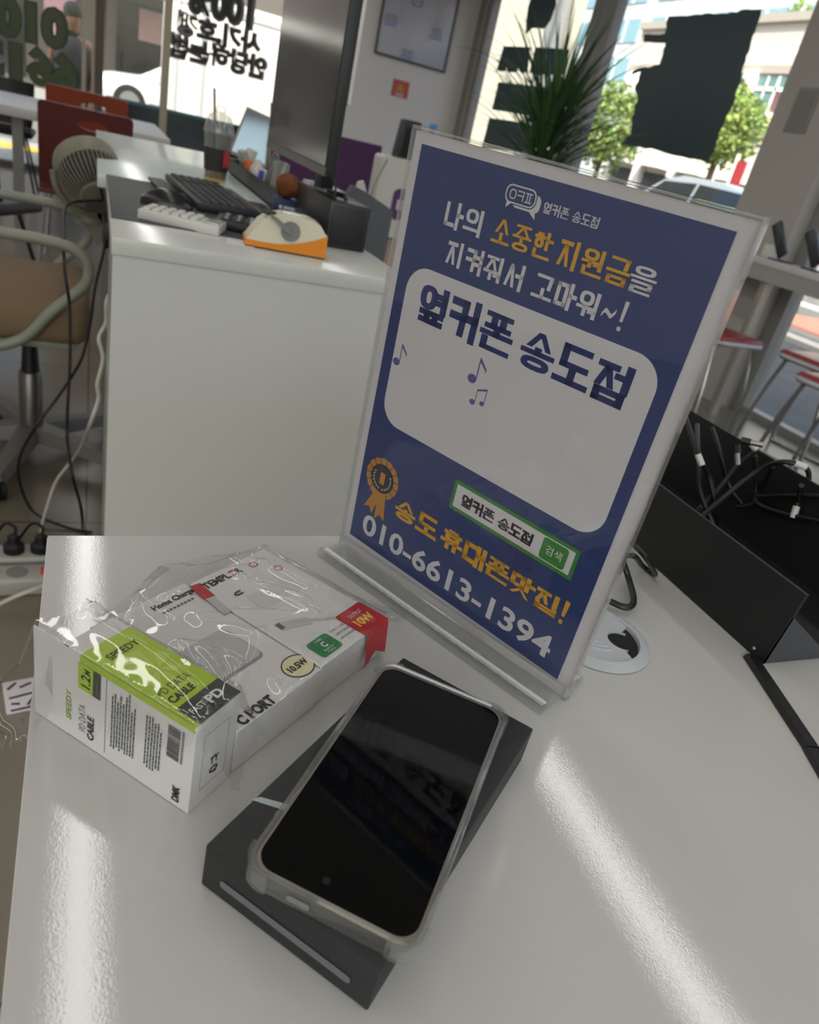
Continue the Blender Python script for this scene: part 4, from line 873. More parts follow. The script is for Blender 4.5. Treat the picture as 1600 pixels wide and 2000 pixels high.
# monitor facing left
mo = thing('monitor', 'black flat monitor seen at a slant, standing behind the counter box', 'monitor', (.42, 1.80, ZD))
MX = .42; zb = .955; za = zb+.36
m = MB(); m.cbox((MX, 1.528, zb), (MX+.022, 2.13, za), bevel=.003); m.build('housing', mat('monitor_black', '1b1c1f', .4), mo, world=True)
m = MB(); m.cbox((MX-.001, 1.536, zb+.018), (MX+.002, 2.124, za-.008)); m.build('screen', mat('screen_grey', '3a3d42', .12, spec=.9), mo, world=True)
m = MB(); m.cbox((MX-.002, 1.530, zb), (MX+.001, 2.128, zb+.016)); m.build('lower_bezel', mat('bezel_grey', '5c5d5a', .35), mo, world=True)
m = MB(); m.cbox((MX+.022, 1.527, zb+.13), (MX+.030, 2.10, za), bevel=.003); m.build('back_cover', mat('white_back', 'd3d3cf', .4), mo, world=True)
m = MB(); m.cbox((MX+.022, 1.63, ZD+.095), (MX+.05, 1.69, zb+.1), bevel=.003); m.build('stand_post', black_pl, mo, world=True)
m = MB(); m.lathe([(.036, 0), (.036, .006), (.015, .012)], 28, F=Matrix.Translation((MX+.049, 1.66, ZD+.0885))); m.build('stand_foot', mat('stand_silver', '77797a', .3, metal=.6), mo, world=True)
tag(MB().tube(crom([(.445, 1.52, ZD+.093), (.445, 1.58, ZD+.093), (.46, 1.53, ZD+.095), (.47, 1.53, ZD+.093), (.485, 1.58, ZD+.093), (.47, 1.61, ZD+.094), (.45, 1.60, ZD+.094)], 8), .0032, 7).build('power_cable', black_pl), 'black cable coiled on top of the black computer box', 'cable')
tag(MB().tube(crom([(.437, 1.505, ZD+.0915), (.440, 1.51, ZD+.11), (.430, 1.53, ZD+.135), (.428, 1.56, ZD+.15)], 6), .0022, 6).build('antenna_cable', black_pl), 'thin black cable rising from the black computer box', 'cable')
flatthing(MB().cbox((.437, 1.70, ZD+.0885), (.475, 1.765, ZD+.096), rz=0), 'notepad', paper, 'white folded paper under the monitor on the black box', 'paper')
# organiser tray with odds and ends
tr = thing('organiser_tray', 'black open tray full of odds and ends between keyboard and monitor', 'tray', (.451, 2.2, ZD+.0003))
ty0, ty1, tx0, tx1 = 1.885, 2.68, .412, .49
m = MB(); m.cbox((tx0, ty0, ZD+.0025), (tx1, ty1, ZD+.006)); m.build('base', black_pl, tr, world=True)
for nm, lo, hi in (('side', (tx0, ty0, ZD+.0025), (tx0+.004, ty1, ZD+.045)), ('side', (tx1-.004, ty0, ZD+.0025), (tx1, ty1, ZD+.045)), ('end', (tx0, ty0, ZD+.0025), (tx1, ty0+.004, ZD+.045)), ('end', (tx0, ty1-.004, ZD+.0025), (tx1, ty1, ZD+.045))):
    MB().cbox(lo, hi).build(nm, black_pl, tr, world=True)
cxm = (tx0+tx1)/2; zt = ZD+.0065
def blob(name, c, r, mt, lab, cat, seed=1, amp=.25, n=22):
    mb = MB(); mb.ball((0, 0, r[2]), r, n); q = []
    for v in mb.v:
        k = 1+amp*noise.noise(V((v.x*40+seed, v.y*40, v.z*40))); q.append(V((c[0]+v.x*k, c[1]+v.y*k, c[2]+max(0, v.z*(1+.3*amp*noise.noise(v*30))))))
    mb.v = q; return flatthing(mb, name, mt, lab, cat)
pouch = mat('grey_foil', '8f908a', .3, metal=.4)
def slab(name, c, d, rx, rz, mt, lab, cat, bevel=.004):
    F = Matrix.Translation(V(c)) @ Matrix.Rotation(rz, 4, 'Z') @ Matrix.Rotation(rx, 4, 'Y'); mb = MB(); mb.box((0, 0, d[2]/2), d, bevel=bevel, F=F); return flatthing(mb, name, mt, lab, cat)
slab('foil_pouch', (cxm-.018, 2.03, zt), (.026, .055, .100), .12, .2, pouch, 'crumpled grey foil pouch nearest end of the black tray', 'pouch', .008)
slab('foil_pouch', (cxm-.02, 2.14, zt), (.022, .055, .11), .16, -.2, mat('dark_grey_foil', '62645f', .35, metal=.3), 'darker grey foil pouch leaning in the tray behind the first foil pouch', 'pouch', .008)
slab('marker_box', (cxm-.024, 2.225, zt+.0), (.012, .022, .055), .1, .0, mat('blue_box', '2a4fb0', .4), 'small upright blue box standing in the black tray', 'box', .002)
slab('wooden_stick', (cxm-.015, 1.93, zt), (.008, .012, .055), .6, .3, mat('pale_wood', 'b5a684', .6), 'short pale wooden piece leaning at the near end of the tray', 'stick', .001)
m = MB(); m.lathe([(.019, 0), (.021, .02), (.021, .045), (.012, .058), (.012, .068)], 18, F=Matrix.Translation((cxm, 2.40, zt))); flatthing(m, 'white_bottle', kw, 'squat white bottle in the middle of the black tray', 'bottle')
m = MB(); m.lathe([(.013, 0), (.015, .01), (.014, .05), (.011, .056)], 16, F=Matrix.Translation((cxm-.012, 2.47, zt+.002))); flatthing(m, 'orange_tube', mat('orange_cap', 'd9662c', .45), 'orange capped tube standing in the black tray', 'tube')
slab('white_packet', (cxm-.006, 2.62, zt), (.02, .06, .085), .35, .15, mat('white_packet', 'b9b8b2', .4), 'white paper packet leaning in the black tray', 'packet', .003)
slab('grey_packet', (cxm+.0, 2.54, zt), (.02, .06, .080), -.3, .1, mat('grey_packet', '9a9a95', .4), 'pale grey packet leaning at the far end of the black tray', 'packet', .003)
slab('white_packet', (cxm+.004, 2.30, zt), (.016, .03, .05), .2, .5, mat('white_packet', 'b9b8b2', .4), 'small white packet between the pouch and the orange tube', 'packet', .003)
# red handled scissors in tray
sc = thing('scissors', 'red handled scissors standing upright in the black tray below the monitor', 'scissors', (cxm+.012, 2.22, zt))
m = MB(); m.box((0, 0, .045), (.005, .004, .09)); m.box((.002, .004, .045), (.005, .004, .09)); m.build('blades', steel, sc)
for s in (-1, 1): m = MB(); m.tube([(0.002, s*.011+.011*math.cos(t), .112+.022*math.sin(t)) for t in [2*PI*k/16 for k in range(16)]], .003, 6, closed=True); m.build('handle', mat('red_handle', 'b8332c', .4), sc)
# brown pompon on a navy box
nb = thing('navy_box', 'small navy box with white lettering beside the tray, brown ball on it', 'box', (.422, 1.838, ZD))
m = MB(); m.box((0, 0, .0205), (.055, .07, .041), bevel=.002); m.build('carton', mat('navy_card', '27305e', .5), nb); m = MB(); NBF = frame((0, -.0352, .020), (1, 0, 0), (0, 0, 1))
for k in range(5): m.flat([(-.012+.006*k, 0), (-.0075+.006*k, 0), (-.0075+.006*k, .007), (-.012+.006*k, .007)], 0, 0, NBF)
m.flat(ell(-.020, .004, .004, .004, 12), 0, 0, NBF); m.build('print', paper, nb)
blob('brown_ball', (.422, 1.838, ZD+.0412), (.030, .034, .027), mat('brown_plush', '7a4427', .9, bump=1, bscale=250), 'fuzzy reddish brown ball sitting on the navy box', 'ball', 4, .3)
# leaning frame and stick
fr_ = thing('tilted_frame', 'thin grey framed mirror leaning at the back of the tray', 'frame', (.43, 2.80, ZD))
YM = 2.80; MF = frame((0, YM, 0), (1, 0, 0), (0, .15, 1)); ps = [lc(MF, p).xy for p in ((447, 298), (483, 208), (530, 230), (520, 328))]; zmin = min((MF @ V((p.x, p.y, 0))).z for p in ps)
ins = [p+(sum(ps, V((0, 0)))/4-p)*.12 for p in ps]
m = MB(); m.prism([(p.x, p.y) for p in ps][::-1], -.008, 0, F=MF); m.build('backing', frm_g, fr_, world=True)
m = MB(); m.prism([(p.x, p.y) for p in ins][::-1], .0, .001, F=MF); m.build('mirror', mat('mirror_glass', '8c9696', .08, metal=.95), fr_, world=True)
m = MB(); m.bar((.46, YM+.05, ZD+.001), tuple(MF @ V((*((ps[0]+ps[3])/2), -.006))), .03, .006); m.cbox((.42, YM-.01, ZD), (.53, YM+.09, ZD+.006)); m.build('prop', black_pl, fr_, world=True)
slab('wooden_ruler', (cxm+.02, 2.30, zt), (.004, .018, .225), -.08, .0, mat('ruler_wood', '8f866b', .6), 'tall thin wooden ruler standing in the tray against the monitor', 'ruler', .0005)
# iced coffee cup
q = on((420, 349), ZD); cu = thing('coffee_cup', 'clear iced coffee cup with dome lid, dark sleeve and black straw', 'cup', (q.x, q.y, ZD))
r0 = .031; hc = atY((410, 255), q.y).z-ZD
m = MB(); m.lathe([(r0, 0), (r0*1.32, hc)], 28, cap=False); m.build('cup', clear('cup_plastic', 'eef0ec', .03, 1.45, haze=.12), cu)
m = MB(); m.lathe([(r0*.97, .002), (r0*1.12, hc*.55)], 28); m.build('coffee', mat('coffee', '7a5a34', .2), cu)
m = MB(); m.lathe([(r0*1.10, hc*.18), (r0*1.26, hc*.66)], 28, cap=False); m.build('sleeve', mat('charcoal_sleeve', '2e2b2a', .7), cu)
m = MB(); m.box((r0*.75, -r0*.98, hc*.48), (.022, .002, hc*.35), rz=.6); m.build('sleeve_patch', mat('sleeve_red', 'b03038', .6), cu)
m = MB(); m.lathe([(r0*1.40, hc*.98), (r0*1.40, hc*1.04), (r0*1.30, hc*1.16), (r0*1.0, hc*1.34), (r0*.4, hc*1.44)], 28, cap=False); m.tube([(r0*.42*math.cos(t), 0, hc*1.44+.014*math.sin(t)) for t in [PI*k/10 for k in range(11)]], .0022, 6); m.build('dome_lid', clear('lid_plastic', 'f2f3f0', .04, 1.45, boost=.05, haze=.18), cu)
tz = atY((419, 172), q.y); m = MB(); m.tube([(0, 0, .01), (tz.x-q.x, 0, tz.z-ZD)], .0032, 8); m.build('straw', black_pl, cu)
q = on((405, 342), ZD); m = MB(); m.cbox((.30, 2.30, ZD), (.345, 2.40, ZD+.004)); flatthing(m, 'cardboard_coaster', mat('kraft_card', 'b09257', .8), 'tan cardboard piece beside the coffee cup', 'card')

# ================================================================== SWIVEL CHAIR, FAN, CABLES, POWER STRIPS
CHX, CHY = -.15, 2.20
oc = thing('office_chair', 'swivel chair with beige seat and grey green loop arms left of the counter', 'office chair', (CHX, CHY, 0))
gg = mat('grey_green_plastic', '8f9184', .45); bei = mat('beige_fabric', '7f6b51', .85, bump=.2, bscale=700); blk = black_pl
m = MB(); m.box((-.13, -.03, .475), (.56, .50, .10), bevel=.04, seg=4); m.build('seat', bei, oc)
m = MB(); m.box((-.13, -.03, .424), (.50, .46, .02), bevel=.006); m.build('seat_pan', gg, oc)
for s, yy in ((-1, 1.905), (1, 2.43)):
    y = yy-CHY; zt_ = .683; m = MB()
    pth = crom([(-.62, y, zt_), (-.2, y, zt_), (.06, y, zt_-.004), (.135, y, zt_-.03), (.14, y, zt_-.09), (.07, y, .52), (.0, y*.97, .44), (-.10, y*.95, .412), (-.35, y*.95, .415), (-.55, y*.95, .42)], 8)
    m.tube(pth, .0130, 10)
    m.build('arm_loop', gg, oc)
m = MB(); m.tube(crom([(-.55, -.25, .42), (-.62, -.2, .60), (-.64, 0, .70), (-.62, .2, .60), (-.55, .2, .42)], 6), .016, 8); m.box((-.66, -.03, .85), (.04, .42, .42), bevel=.03); m.build('backrest', gg, oc)
m = MB(); m.lathe([(.014, .30), (.014, .42)], 16); m.lathe([(.024, .26), (.02, .32), (.017, .36)], 16); m.build('gas_spring', blk, oc)
m = MB(); m.lathe([(.031, .075), (.031, .255), (.026, .262)], 24); m.build('column', mat('chrome_grey', '6e6a64', .3, metal=.7), oc)
m = MB(); m.bar((.03, .02, .405), (.03, .12, .40), .02, .012); m.tube([(.016, 0, .36), (.05, -.04, .365)], .006, 6); m.build('lever', blk, oc)
for k in range(5):
    a = math.radians(72*k-32); c, s = math.cos(a), math.sin(a); m = MB()
    rg = []
    for t in range(6):
        r = .02+.27*t/5; wd = .034-.012*t/5; z0, z1 = .062-.004*t, .105-.028*t/5*1.2
        rg.append([(r*c-wd*s*u, r*s+wd*c*u, z) for u, z in ((-1, z0), (1, z0), (.7, z1), (-.7, z1))])
    m.loft(rg, smooth=False); leg = m.build('star_leg', mat('grey_base', '6f6a65', .4), oc)
    m = MB(); 
    for o_s in (-1, 1):
        F = Matrix.Translation((.285*c, .285*s, .027)) @ Matrix.Rotation(a+.6, 4, 'Z') @ Matrix.Translation((.012, o_s*.012, 0)) @ Matrix.Rotation(PI/2, 4, 'X'); m.lathe([(.022, -.008), (.027, -.005), (.027, .005), (.022, .008)], 20, F=F)
    m.lathe([(.008, .0), (.008, .03)], 10, F=Matrix.Translation((.285*c, .285*s, .03))); m.build('caster', blk, oc)
# clip fan on the far arm
YFN = 2.40; fc = atY((176, 343), YFN); FK = (YFN+.0)/2.0
fan = thing('clip_fan', 'olive grey clip fan seen from behind, clamped on the far chair arm', 'fan', (fc.x, YFN, .683))
fo = mat('olive_grey_plastic', '7f7d6c', .5); fod = mat('dark_olive_plastic', '4d4c42', .55)
Rf = .088
axis = V((.26, -.80, -.56)).normalized(); FB_ = frame(fc, axis.cross(V((0, 0, 1))), V((0, 0, 1))-axis*axis.z)    # z = away from the blow side, toward the viewer
if FB_.col[2].xyz.dot(axis) < 0: FB_ = frame(fc, V((0, 0, 1)).cross(axis), V((0, 0, 1))-axis*axis.z)
m = MB(); m.lathe([(Rf*.97, -.055), (Rf, -.045), (Rf, -.012), (Rf*.97, -.004), (Rf*.90, -.004), (Rf*.90, -.055)], 40, F=FB_, cap=False); m.build('shroud', fo, fan, world=True)
m = MB()
for k in range(44):
    a = 2*PI*k/44; c, s = math.cos(a), math.sin(a); m.tube(crom([(Rf*.955*c, Rf*.955*s, -.006), (Rf*.93*c, Rf*.93*s, .030), (Rf*.74*c, Rf*.74*s, .062), (Rf*.50*c, Rf*.50*s, .074)], 4), .0019, 5, F=FB_)
m.build('rear_grille', fo, fan, world=True)
m = MB(); m.lathe([(Rf*.53, .071), (Rf*.50, .079), (Rf*.30, .083), (.001, .084)], 32, F=FB_); m.build('rear_hub', fo, fan, world=True)
m = MB(); m.lathe([(Rf*.90, -.05), (Rf*.91, -.006), (Rf*.88, .022), (Rf*.68, .053), (Rf*.48, .065)], 36, F=FB_, cap=False); m.build('shade_bowl', mat('shade_bowl_dark', '2f2e29', .7), fan, world=True)  # dark bowl added so the inside behind the grille looks shaded
m = MB(); m.prism(rrect(-.034, -.044, .026, -.010, .006), .0825, .094, F=FB_); m.build('motor_cover', mat('smoke_plastic', '5d5c54', .3), fan, world=True)
m = MB()
for k in range(5):
    a = 2*PI*k/5; m.loft([[(r*math.cos(a+da), r*math.sin(a+da), zz) for da, zz in ((-.35, -.005), (.35, .012), (.35, .014), (-.35, -.003))] for r in (.02, .05, .085)], F=FB_)
m.lathe([(.03, -.02), (.03, .05)], 20, F=FB_); m.build('blades', fod, fan, world=True)
xl = FB_.col[0].xyz
m = MB(); m.tube(crom([fc+xl*(Rf+.010)*math.cos(t)+V((0, 0, 1))*(Rf+.012)*math.sin(t)+V((0, .0, 0)) for t in [math.radians(d_) for d_ in (180, 200, 220, 245, 270, 295, 320, 340, 360)]], 5), .0085, 8); m.build('yoke', fo, fan, world=True)
zc = fc.z-Rf-.012
m = MB(); m.lathe([(.03, 0), (.026, .012), (.014, .02)], 20, F=Matrix.Translation((fc.x+.005, YFN, zc-.022))); m.build('swivel', fo, fan, world=True)
m = MB(); xx = fc.x+.015; zj = .704
m.prism([p for p in rrect(-.052, -.028, .052, .028, .012)], zj, zj+.016, F=Matrix.Translation((xx, YFN+.025, 0))); m.cbox((xx-.018, YFN-.01, zj+.01), (xx+.018, YFN+.03, zc-.01), bevel=.004); m.build('upper_jaw', fo, fan, world=True)
m = MB(); m.prism([(-.055, -.024), (.04, -.028), (.04, .028), (-.055, .024)], .640, .654, F=Matrix.Translation((xx, YFN+.025, 0))); m.bar((xx+.035, YFN+.02, .645), (xx+.045, YFN+.02, .715), .02, .045); m.bar((xx-.01, YFN+.0, .65), (xx+.02, YFN+.0, .60), .012, .035); m.build('lower_jaw', fo, fan, world=True)
m = MB(); m.lathe([(.017, -.03), (.017, .03)], 16, F=Matrix.Translation((xx+.022, YFN+.02, .678)) @ Matrix.Rotation(PI/2, 4, 'X')); m.build('spring', black_pl, fan, world=True)
def cable(pts, r, mt, lab, name='power_cable', n=7): return tag(MB().tube(crom([atY(p, y) if isinstance(y, (int, float)) else on(p, y[0]) for p, y in pts], n), r, 7).build(name, mt), lab, 'cable')
cable([((196, 370), 2.30), ((200, 390), 2.26), ((180, 392), 2.24), ((140, 396), 2.2), ((124, 420), 2.1), ((126, 520), 1.86), ((136, 600), 1.84), ((137, 700), 1.82), ((132, 800), 1.80), ((132, 860), 1.78), ((142, 930), (.25,)), ((158, 990), (.08,)), ((162, 1036), (.01,))], .0036, blk, 'black fan cable hanging straight down in front of the chair')
cable([((232, 360), 2.36), ((222, 392), 2.3), ((208, 440), 2.1), ((205, 480), 1.95), ((186, 560), 1.86), ((178, 620), 1.84), ((170, 660), 1.84), ((155, 710), 1.82), ((110, 780), 1.80), ((72, 830), (.35,)), ((40, 890), (.22,)), ((38, 940), (.12,)), ((66, 1000), (.03,)), ((130, 1030), (.005,)), ((180, 1040), (.005,))], .0036, blk, 'black cable swinging left across the chair column to the floor')
cable([((222, 560), 1.55), ((208, 590), 1.5), ((207, 630), 1.5), ((193, 660), 1.48), ((201, 700), 1.47), ((190, 750), 1.46), ((192, 780), 1.46), ((175, 830), 1.45), ((160, 870), (.30,)), ((140, 900), (.22,)), ((110, 940), (.15,)), ((92, 990), (.08,)), ((80, 1040), (.02,)), ((95, 1062), (.01,)), ((120, 1070), (.01,))], .0038, mat('white_cable', 'b9b5a8', .5), 'white cable trailing down beside the counter to the floor')
# black bits clipped beside the fan
bc = thing('hanging_adapter', 'black inline switch hanging beside the fan clamp', 'switch', atY((214, 460), 1.98))
m = MB(); m.box((0, 0, 0), (.030, .018, .062), bevel=.007); m.build('body', blk, bc); m = MB(); m.tube([(0, 0, .03), (.004, 0, .075), (.014, .05, .12)], .0032, 6); m.build('lead', blk, bc)
def power_strip(c, rz, n, label, lit, plugs):
    t = thing('power_strip', label, 'power strip', c, rz, 'power strips on the floor'); L = .055*n+.07
    m = MB(); m.box((0, 0, .021), (L, .068, .042), bevel=.008, seg=3); m.build('housing', mat('white_strip_plastic', 'a9a89f', .4), t)
    for k in range(n):
        x = -L/2+.05+.055*k; m = MB(); m.lathe([(.0225, .0425), (.0225, .0428), (.019, .0432), (.019, .0428)], 24, F=Matrix.Translation((x, 0, 0))); m.build('socket', mat('socket_grey', '807f78', .5), t)
        if k in plugs:
            m = MB(); m.lathe([(.022, .043), (.022, .060), (.013, .066), (.012, .082), (.006, .086)], 20, F=Matrix.Translation((x, 0, 0))); m.tube(crom([(x, 0, .080), (x+.004, .012, .096), (x-.02, .05, .085), (x-.05, .085, .02), (x-.06, .10, .006)], 5), .0036, 6); m.build('plug', blk, t)
    m = MB(); m.box((L/2-.02, 0, .0425), (.018, .028, .006), bevel=.002); m.build('rocker_switch', mat('neon_red', 'c24a36', .3, emit='ff4a20', estr=lit), t); return t
power_strip(on((40, 1092), .02)+V((0, 0, -.02)), math.radians(2), 3, 'white power strip with two black plugs on the floor by the desk', .05, (1, 2))
q = on((20, 1128), .02); power_strip((q.x+.0, q.y-.012, 0), math.radians(2), 2, 'white power strip with lit red switch, nearer of the two', .9, ())
cable([((-10, 1185), (.02,)), ((30, 1165), (.045,)), ((80, 1146), (.06,)), ((120, 1130), (.03,))], .0045, mat('white_cable', 'b9b5a8', .5), 'white cable lying across the nearer power strip')
q = on((41, 1360), .0); cdn = thing('floor_label', 'small white card with black marks lying on the tiled floor', 'card', (q.x, q.y, 0), math.radians(10))
m = MB(); m.box((0, 0, .002), (.055, .085, .004), bevel=.001); m.build('card', paper, cdn); m = MB()
for p0, p1 in (((-.02, .02), (-.005, .035)), ((.0, .02), (.02, .028)), ((-.02, -.005), (.022, .0)), ((.008, -.03), (.02, -.012)), ((-.02, -.038), (.024, -.036)), ((-.018, -.02), (-.004, -.024))): m.bar((*p0, .0043), (*p1, .0043), .005, .0006)
m.build('marks', ink, cdn)
# ================================================================== RED CHAIRS, WHITE TABLE, BLACK CHAIRS
redc = mat('oxblood_plastic', '5f2725', .4); redo = mat('rust_red_plastic', '8f3f2a', .4); chrome = mat('chrome', '9b9b98', .2, metal=.9)
def dense(P, st):
    o = []
    for a, b in zip(P, P[1:]+P[:1]):
        n = max(1, int(math.hypot(b[0]-a[0], b[1]-a[1])/st)); o += [(a[0]+(b[0]-a[0])*k/n, a[1]+(b[1]-a[1])*k/n) for k in range(n)]
    return o
def red_chair(loc, rz, mt, label, bh=.36):
    t = thing('red_chair', label, 'chair', loc, rz, 'red chairs by the window')
    F = frame((0, 0, .50), (1, 0, 0), (0, -.16, 1)); m = MB()
    o = dense(rrect(-.205, 0, .205, bh, .02, 6), .018); hc_ = (.03, bh-.07); i_ = [(hc_[0]+.064*math.cos(t_), hc_[1]+.021*math.sin(t_)) for t_ in [math.atan2((y-hc_[1])/.3, x-hc_[0]) for x, y in o]]
    m.ring(o, i_, -.006, .006, F=F); m.build('backrest', mt, t)
    m = MB(); m.box((0, .22, .455), (.41, .42, .014), bevel=.006); m.loft([[(x, .012+.022*math.sin(a_), .46+.045*(1-math.cos(a_))-.0) for x in (-.205, .205)]+[(x, .024+.022*math.sin(a_), .466+.045*(1-math.cos(a_))) for x in (.205, -.205)] for a_ in (0, .4, .8, 1.2, 1.57)]); m.build('seat', mt, t)
    for s in (-1, 1):
        for f in (0, 1):
            m = MB(); m.tube(crom([(s*.18, .08+.28*f, .452), (s*.205, .06+.34*f, .25), (s*.225, .03+.41*f, .0)], 4), .011, 8); m.build('leg', chrome, t)
    return t
pc = atY((165, 345), 4.2); red_chair((pc.x+.005, 4.2, 0), .02, redc, 'dark red chair with oval hand hole, nearer of the two red chairs')
pc = atY((170, 300), 4.9); red_chair((pc.x+.0, 4.9, 0), .0, redo, 'rust red chair with oval hand hole, behind the dark red chair', .41)
wt = thing('white_table', 'white table by the front window behind the two red chairs', 'table', (-.1, 6.2, 0))
m = MB(); m.cbox((-.75, 5.47, .665), (.46, 6.95, .72), bevel=.003); m.build('tabletop', mat('white_melamine', 'cac8c6', .4), wt, world=True)
for x, y in ((-.42, 5.55), (.40, 5.52), (-.68, 6.85), (.40, 6.85)):
    m = MB(); m.cbox((x-.03, y-.03, 0), (x+.03, y+.03, .665)); m.build('leg', frm_g, wt, world=True)
def black_chair(loc, rz, label):
    t = thing('black_chair', label, 'chair', loc, rz, 'black chairs by the window'); bp_ = mat('black_shell', '1d1e20', .4); m = MB(); rs = []
    for k in range(9):
        a = PI*k/8; rs.append([(.21*math.cos(a)*w, .02+.16*(1-math.sin(a))*.6+dy, .80-.32*f) for (w, f, dy) in ((1, 0, 0), (.98, .6, .0), (.9, 1, .05), (.88, 1, .062), (.96, .6, .012), (.98, 0, .012))])
    m.loft(rs, cap=True); m.build('backrest', bp_, t)
    m = MB(); m.box((0, .22, .45), (.42, .42, .05), bevel=.02, seg=3); m.build('seat', bp_, t)
    for s in (-1, 1):
        for f in (0, 1): m = MB(); m.tube([(s*.14, .12+.22*f, .43), (s*.22, .02+.42*f, 0)], .009, 8); m.build('leg', blk, t)
    return t
pc = atY((12, 190), 7.35); black_chair((pc.x, 7.35, 0), PI, 'black shell chair on the window side of the white table')
pc = atY((-132, 240), 3.5); black_chair((pc.x-.03, 3.5, 0), -.5, 'black shell chair cut by the left picture edge, nearer one')

# ================================================================== RIGHT SIDE BAR, STOOLS
bar = thing('bar_counter', 'white narrow bar counter under the side window at right', 'counter', (3.52, 2.6, 0))
m = MB(); m.cbox((3.40, .7, .862), (3.655, 4.1, .90), bevel=.002); m.build('worktop', mat('white_melamine', 'cac8c6', .4), bar, world=True); m = MB(); m.cbox((3.405, .72, .785), (3.43, 4.08, .862)); m.build('apron', mat('grey_apron', 'a09f9a', .5), bar, world=True)
for x, y in ((3.46, 3.18), (3.46, 2.15), (3.46, 4.0), (3.46, .9)): m = MB(); m.tube([(x, y, 0), (x, y, .862)], .032, 14); m.build('leg', mat('satin_steel', 'a39f96', .4, metal=.5), bar, world=True)
stred = mat('stool_red', '8c2c2c', .3)
st = thing('red_stool', 'red seat stool half hidden by the sign edge at right', 'stool', (3.02, 2.95, 0), .1, 'red stools at the bar')
m = MB(); m.box((0, 0, .505), (.34, .34, .05), bevel=.022, seg=3); m.build('seat', stred, st)
m = MB(); m.tube([(x, y, .50) for x, y in rrect(-.178, -.178, .178, .178, .07, 6)], .011, 8, closed=True); m.build('seat_rim', mat('pale_grey_plastic', 'c3c7cb', .35), st)
for s in (-1, 1):
    m = MB(); m.tube(crom([(s*.15, -.12, .48), (s*.16, -.17, .25), (s*.165, -.19, .03), (s*.165, -.15, .010), (s*.165, .15, .010), (s*.165, .19, .03), (s*.16, .17, .25), (s*.15, .12, .48)], 5), .0105, 8); m.build('sled_leg', chrome, st)
dup(st, (3.42, 2.58, 0), .15, 'red seat stool with bright glare on its seat, middle of the three'); dup(st, (3.06, 2.14, 0), .1, 'red seat stool cut by the right picture edge')
for i, (p, lab) in enumerate((((1530, 497), 'black slanted display stand on the bar, further left one'), ((1590, 530), 'black slanted display stand on the bar at the picture edge'))):
    q = on(p, .9); q = V((3.50, q.y*3.5/q.x, .90)); t = thing('display_stand', lab, 'stand', q, 0, 'display stands on the bar')
    m = MB(); m.box((0, 0, .004), (.10, .10, .008), bevel=.002); m.build('foot', blk, t); F = Matrix.Translation((.0, 0, .030)) @ Matrix.Rotation(-.7, 4, 'X'); m = MB(); m.box((0, 0, .10), (.02, .06, .20), bevel=.004, F=F); m.build('slab', mat('dark_grey_glass', '2e3133', .25), t)
q = on((1505, 478), .9); flatthing(MB().cbox((3.50, q.y*3.5/q.x-.03, .9), (3.56, q.y*3.5/q.x+.04, .97), bevel=.004), 'white_box', kw, 'small white box on the bar beside the black stands', 'box')

# ================================================================== PLANT
PX, PY_ = 3.02, 5.25
pl = thing('potted_plant', 'tall potted plant with long arching green leaves by the side window', 'plant', (PX, PY_, 0))
m = MB(); m.lathe([(.13, 0), (.17, .36), (.175, .38), (.16, .38), (.155, .34)], 28); m.build('pot', mat('grey_pot', '6f6c66', .6), pl)
m = MB(); m.tube(crom([(0, 0, .33), (.01, .0, .7), (.0, .01, 1.05), (.03, 0, 1.35)], 5), [.03]*8+[.024]*8, 10); m.tube(crom([(.03, 0, .33), (.10, .03, .7), (.13, .05, 1.0)], 5), .018, 8); m.build('stem', mat('bark', '5d4c38', .8, bump=.5, bscale=60), pl)
random.seed(21); m = MB()
def blade(o, az, el, L, w, droop, mi):
    p = V(o); d = V((math.cos(az)*math.cos(el), math.sin(az)*math.cos(el), math.sin(el))); side = V((-math.sin(az), math.cos(az), 0)); n = 9; rs = []
    for k in range(n+1):
        t = k/n; wd = w*(min(1, .45+3*t) if t < .2 else 1)*(1-max(0, (t-.35)/.65)**1.5)+.0006; up2 = side.cross(d).normalized()
        rs.append([p-side*wd+up2*wd*.35, p-up2*.0012, p+side*wd+up2*wd*.35]); p = p+d*L/n; d = (d+V((0, 0, -droop*(t+.15)/n*2.2))).normalized()
    vs = [q for r in rs for q in r]; fs = []
    for k in range(n):
        for c in (0, 1): fs.append([k*3+c, k*3+c+1, k*3+c+4, k*3+c+3])
    m.add(vs, fs, mi, True)
for k in range(150):
    h = random.random(); az = random.uniform(0, 2*PI); el = math.radians(random.uniform(28, 84)); blade((random.uniform(-.02, .04), random.uniform(-.02, .02), .98+.40*h), az, el, random.uniform(.55, .95), random.uniform(.009, .017), random.uniform(.25, 1.0), random.choice((0, 0, 1, 2)))
for k in range(40): blade((.12, .05, .80+.22*random.random()), random.uniform(0, 2*PI), math.radians(random.uniform(20, 80)), random.uniform(.35, .6), random.uniform(.008, .014), random.uniform(.3, 1.0), random.choice((0, 1, 2)))
m.build('foliage', [mat('leaf_dark', '3a5c38', .4), mat('leaf_mid', '4d7542', .4), mat('leaf_light', '5d7f45', .4)], pl)

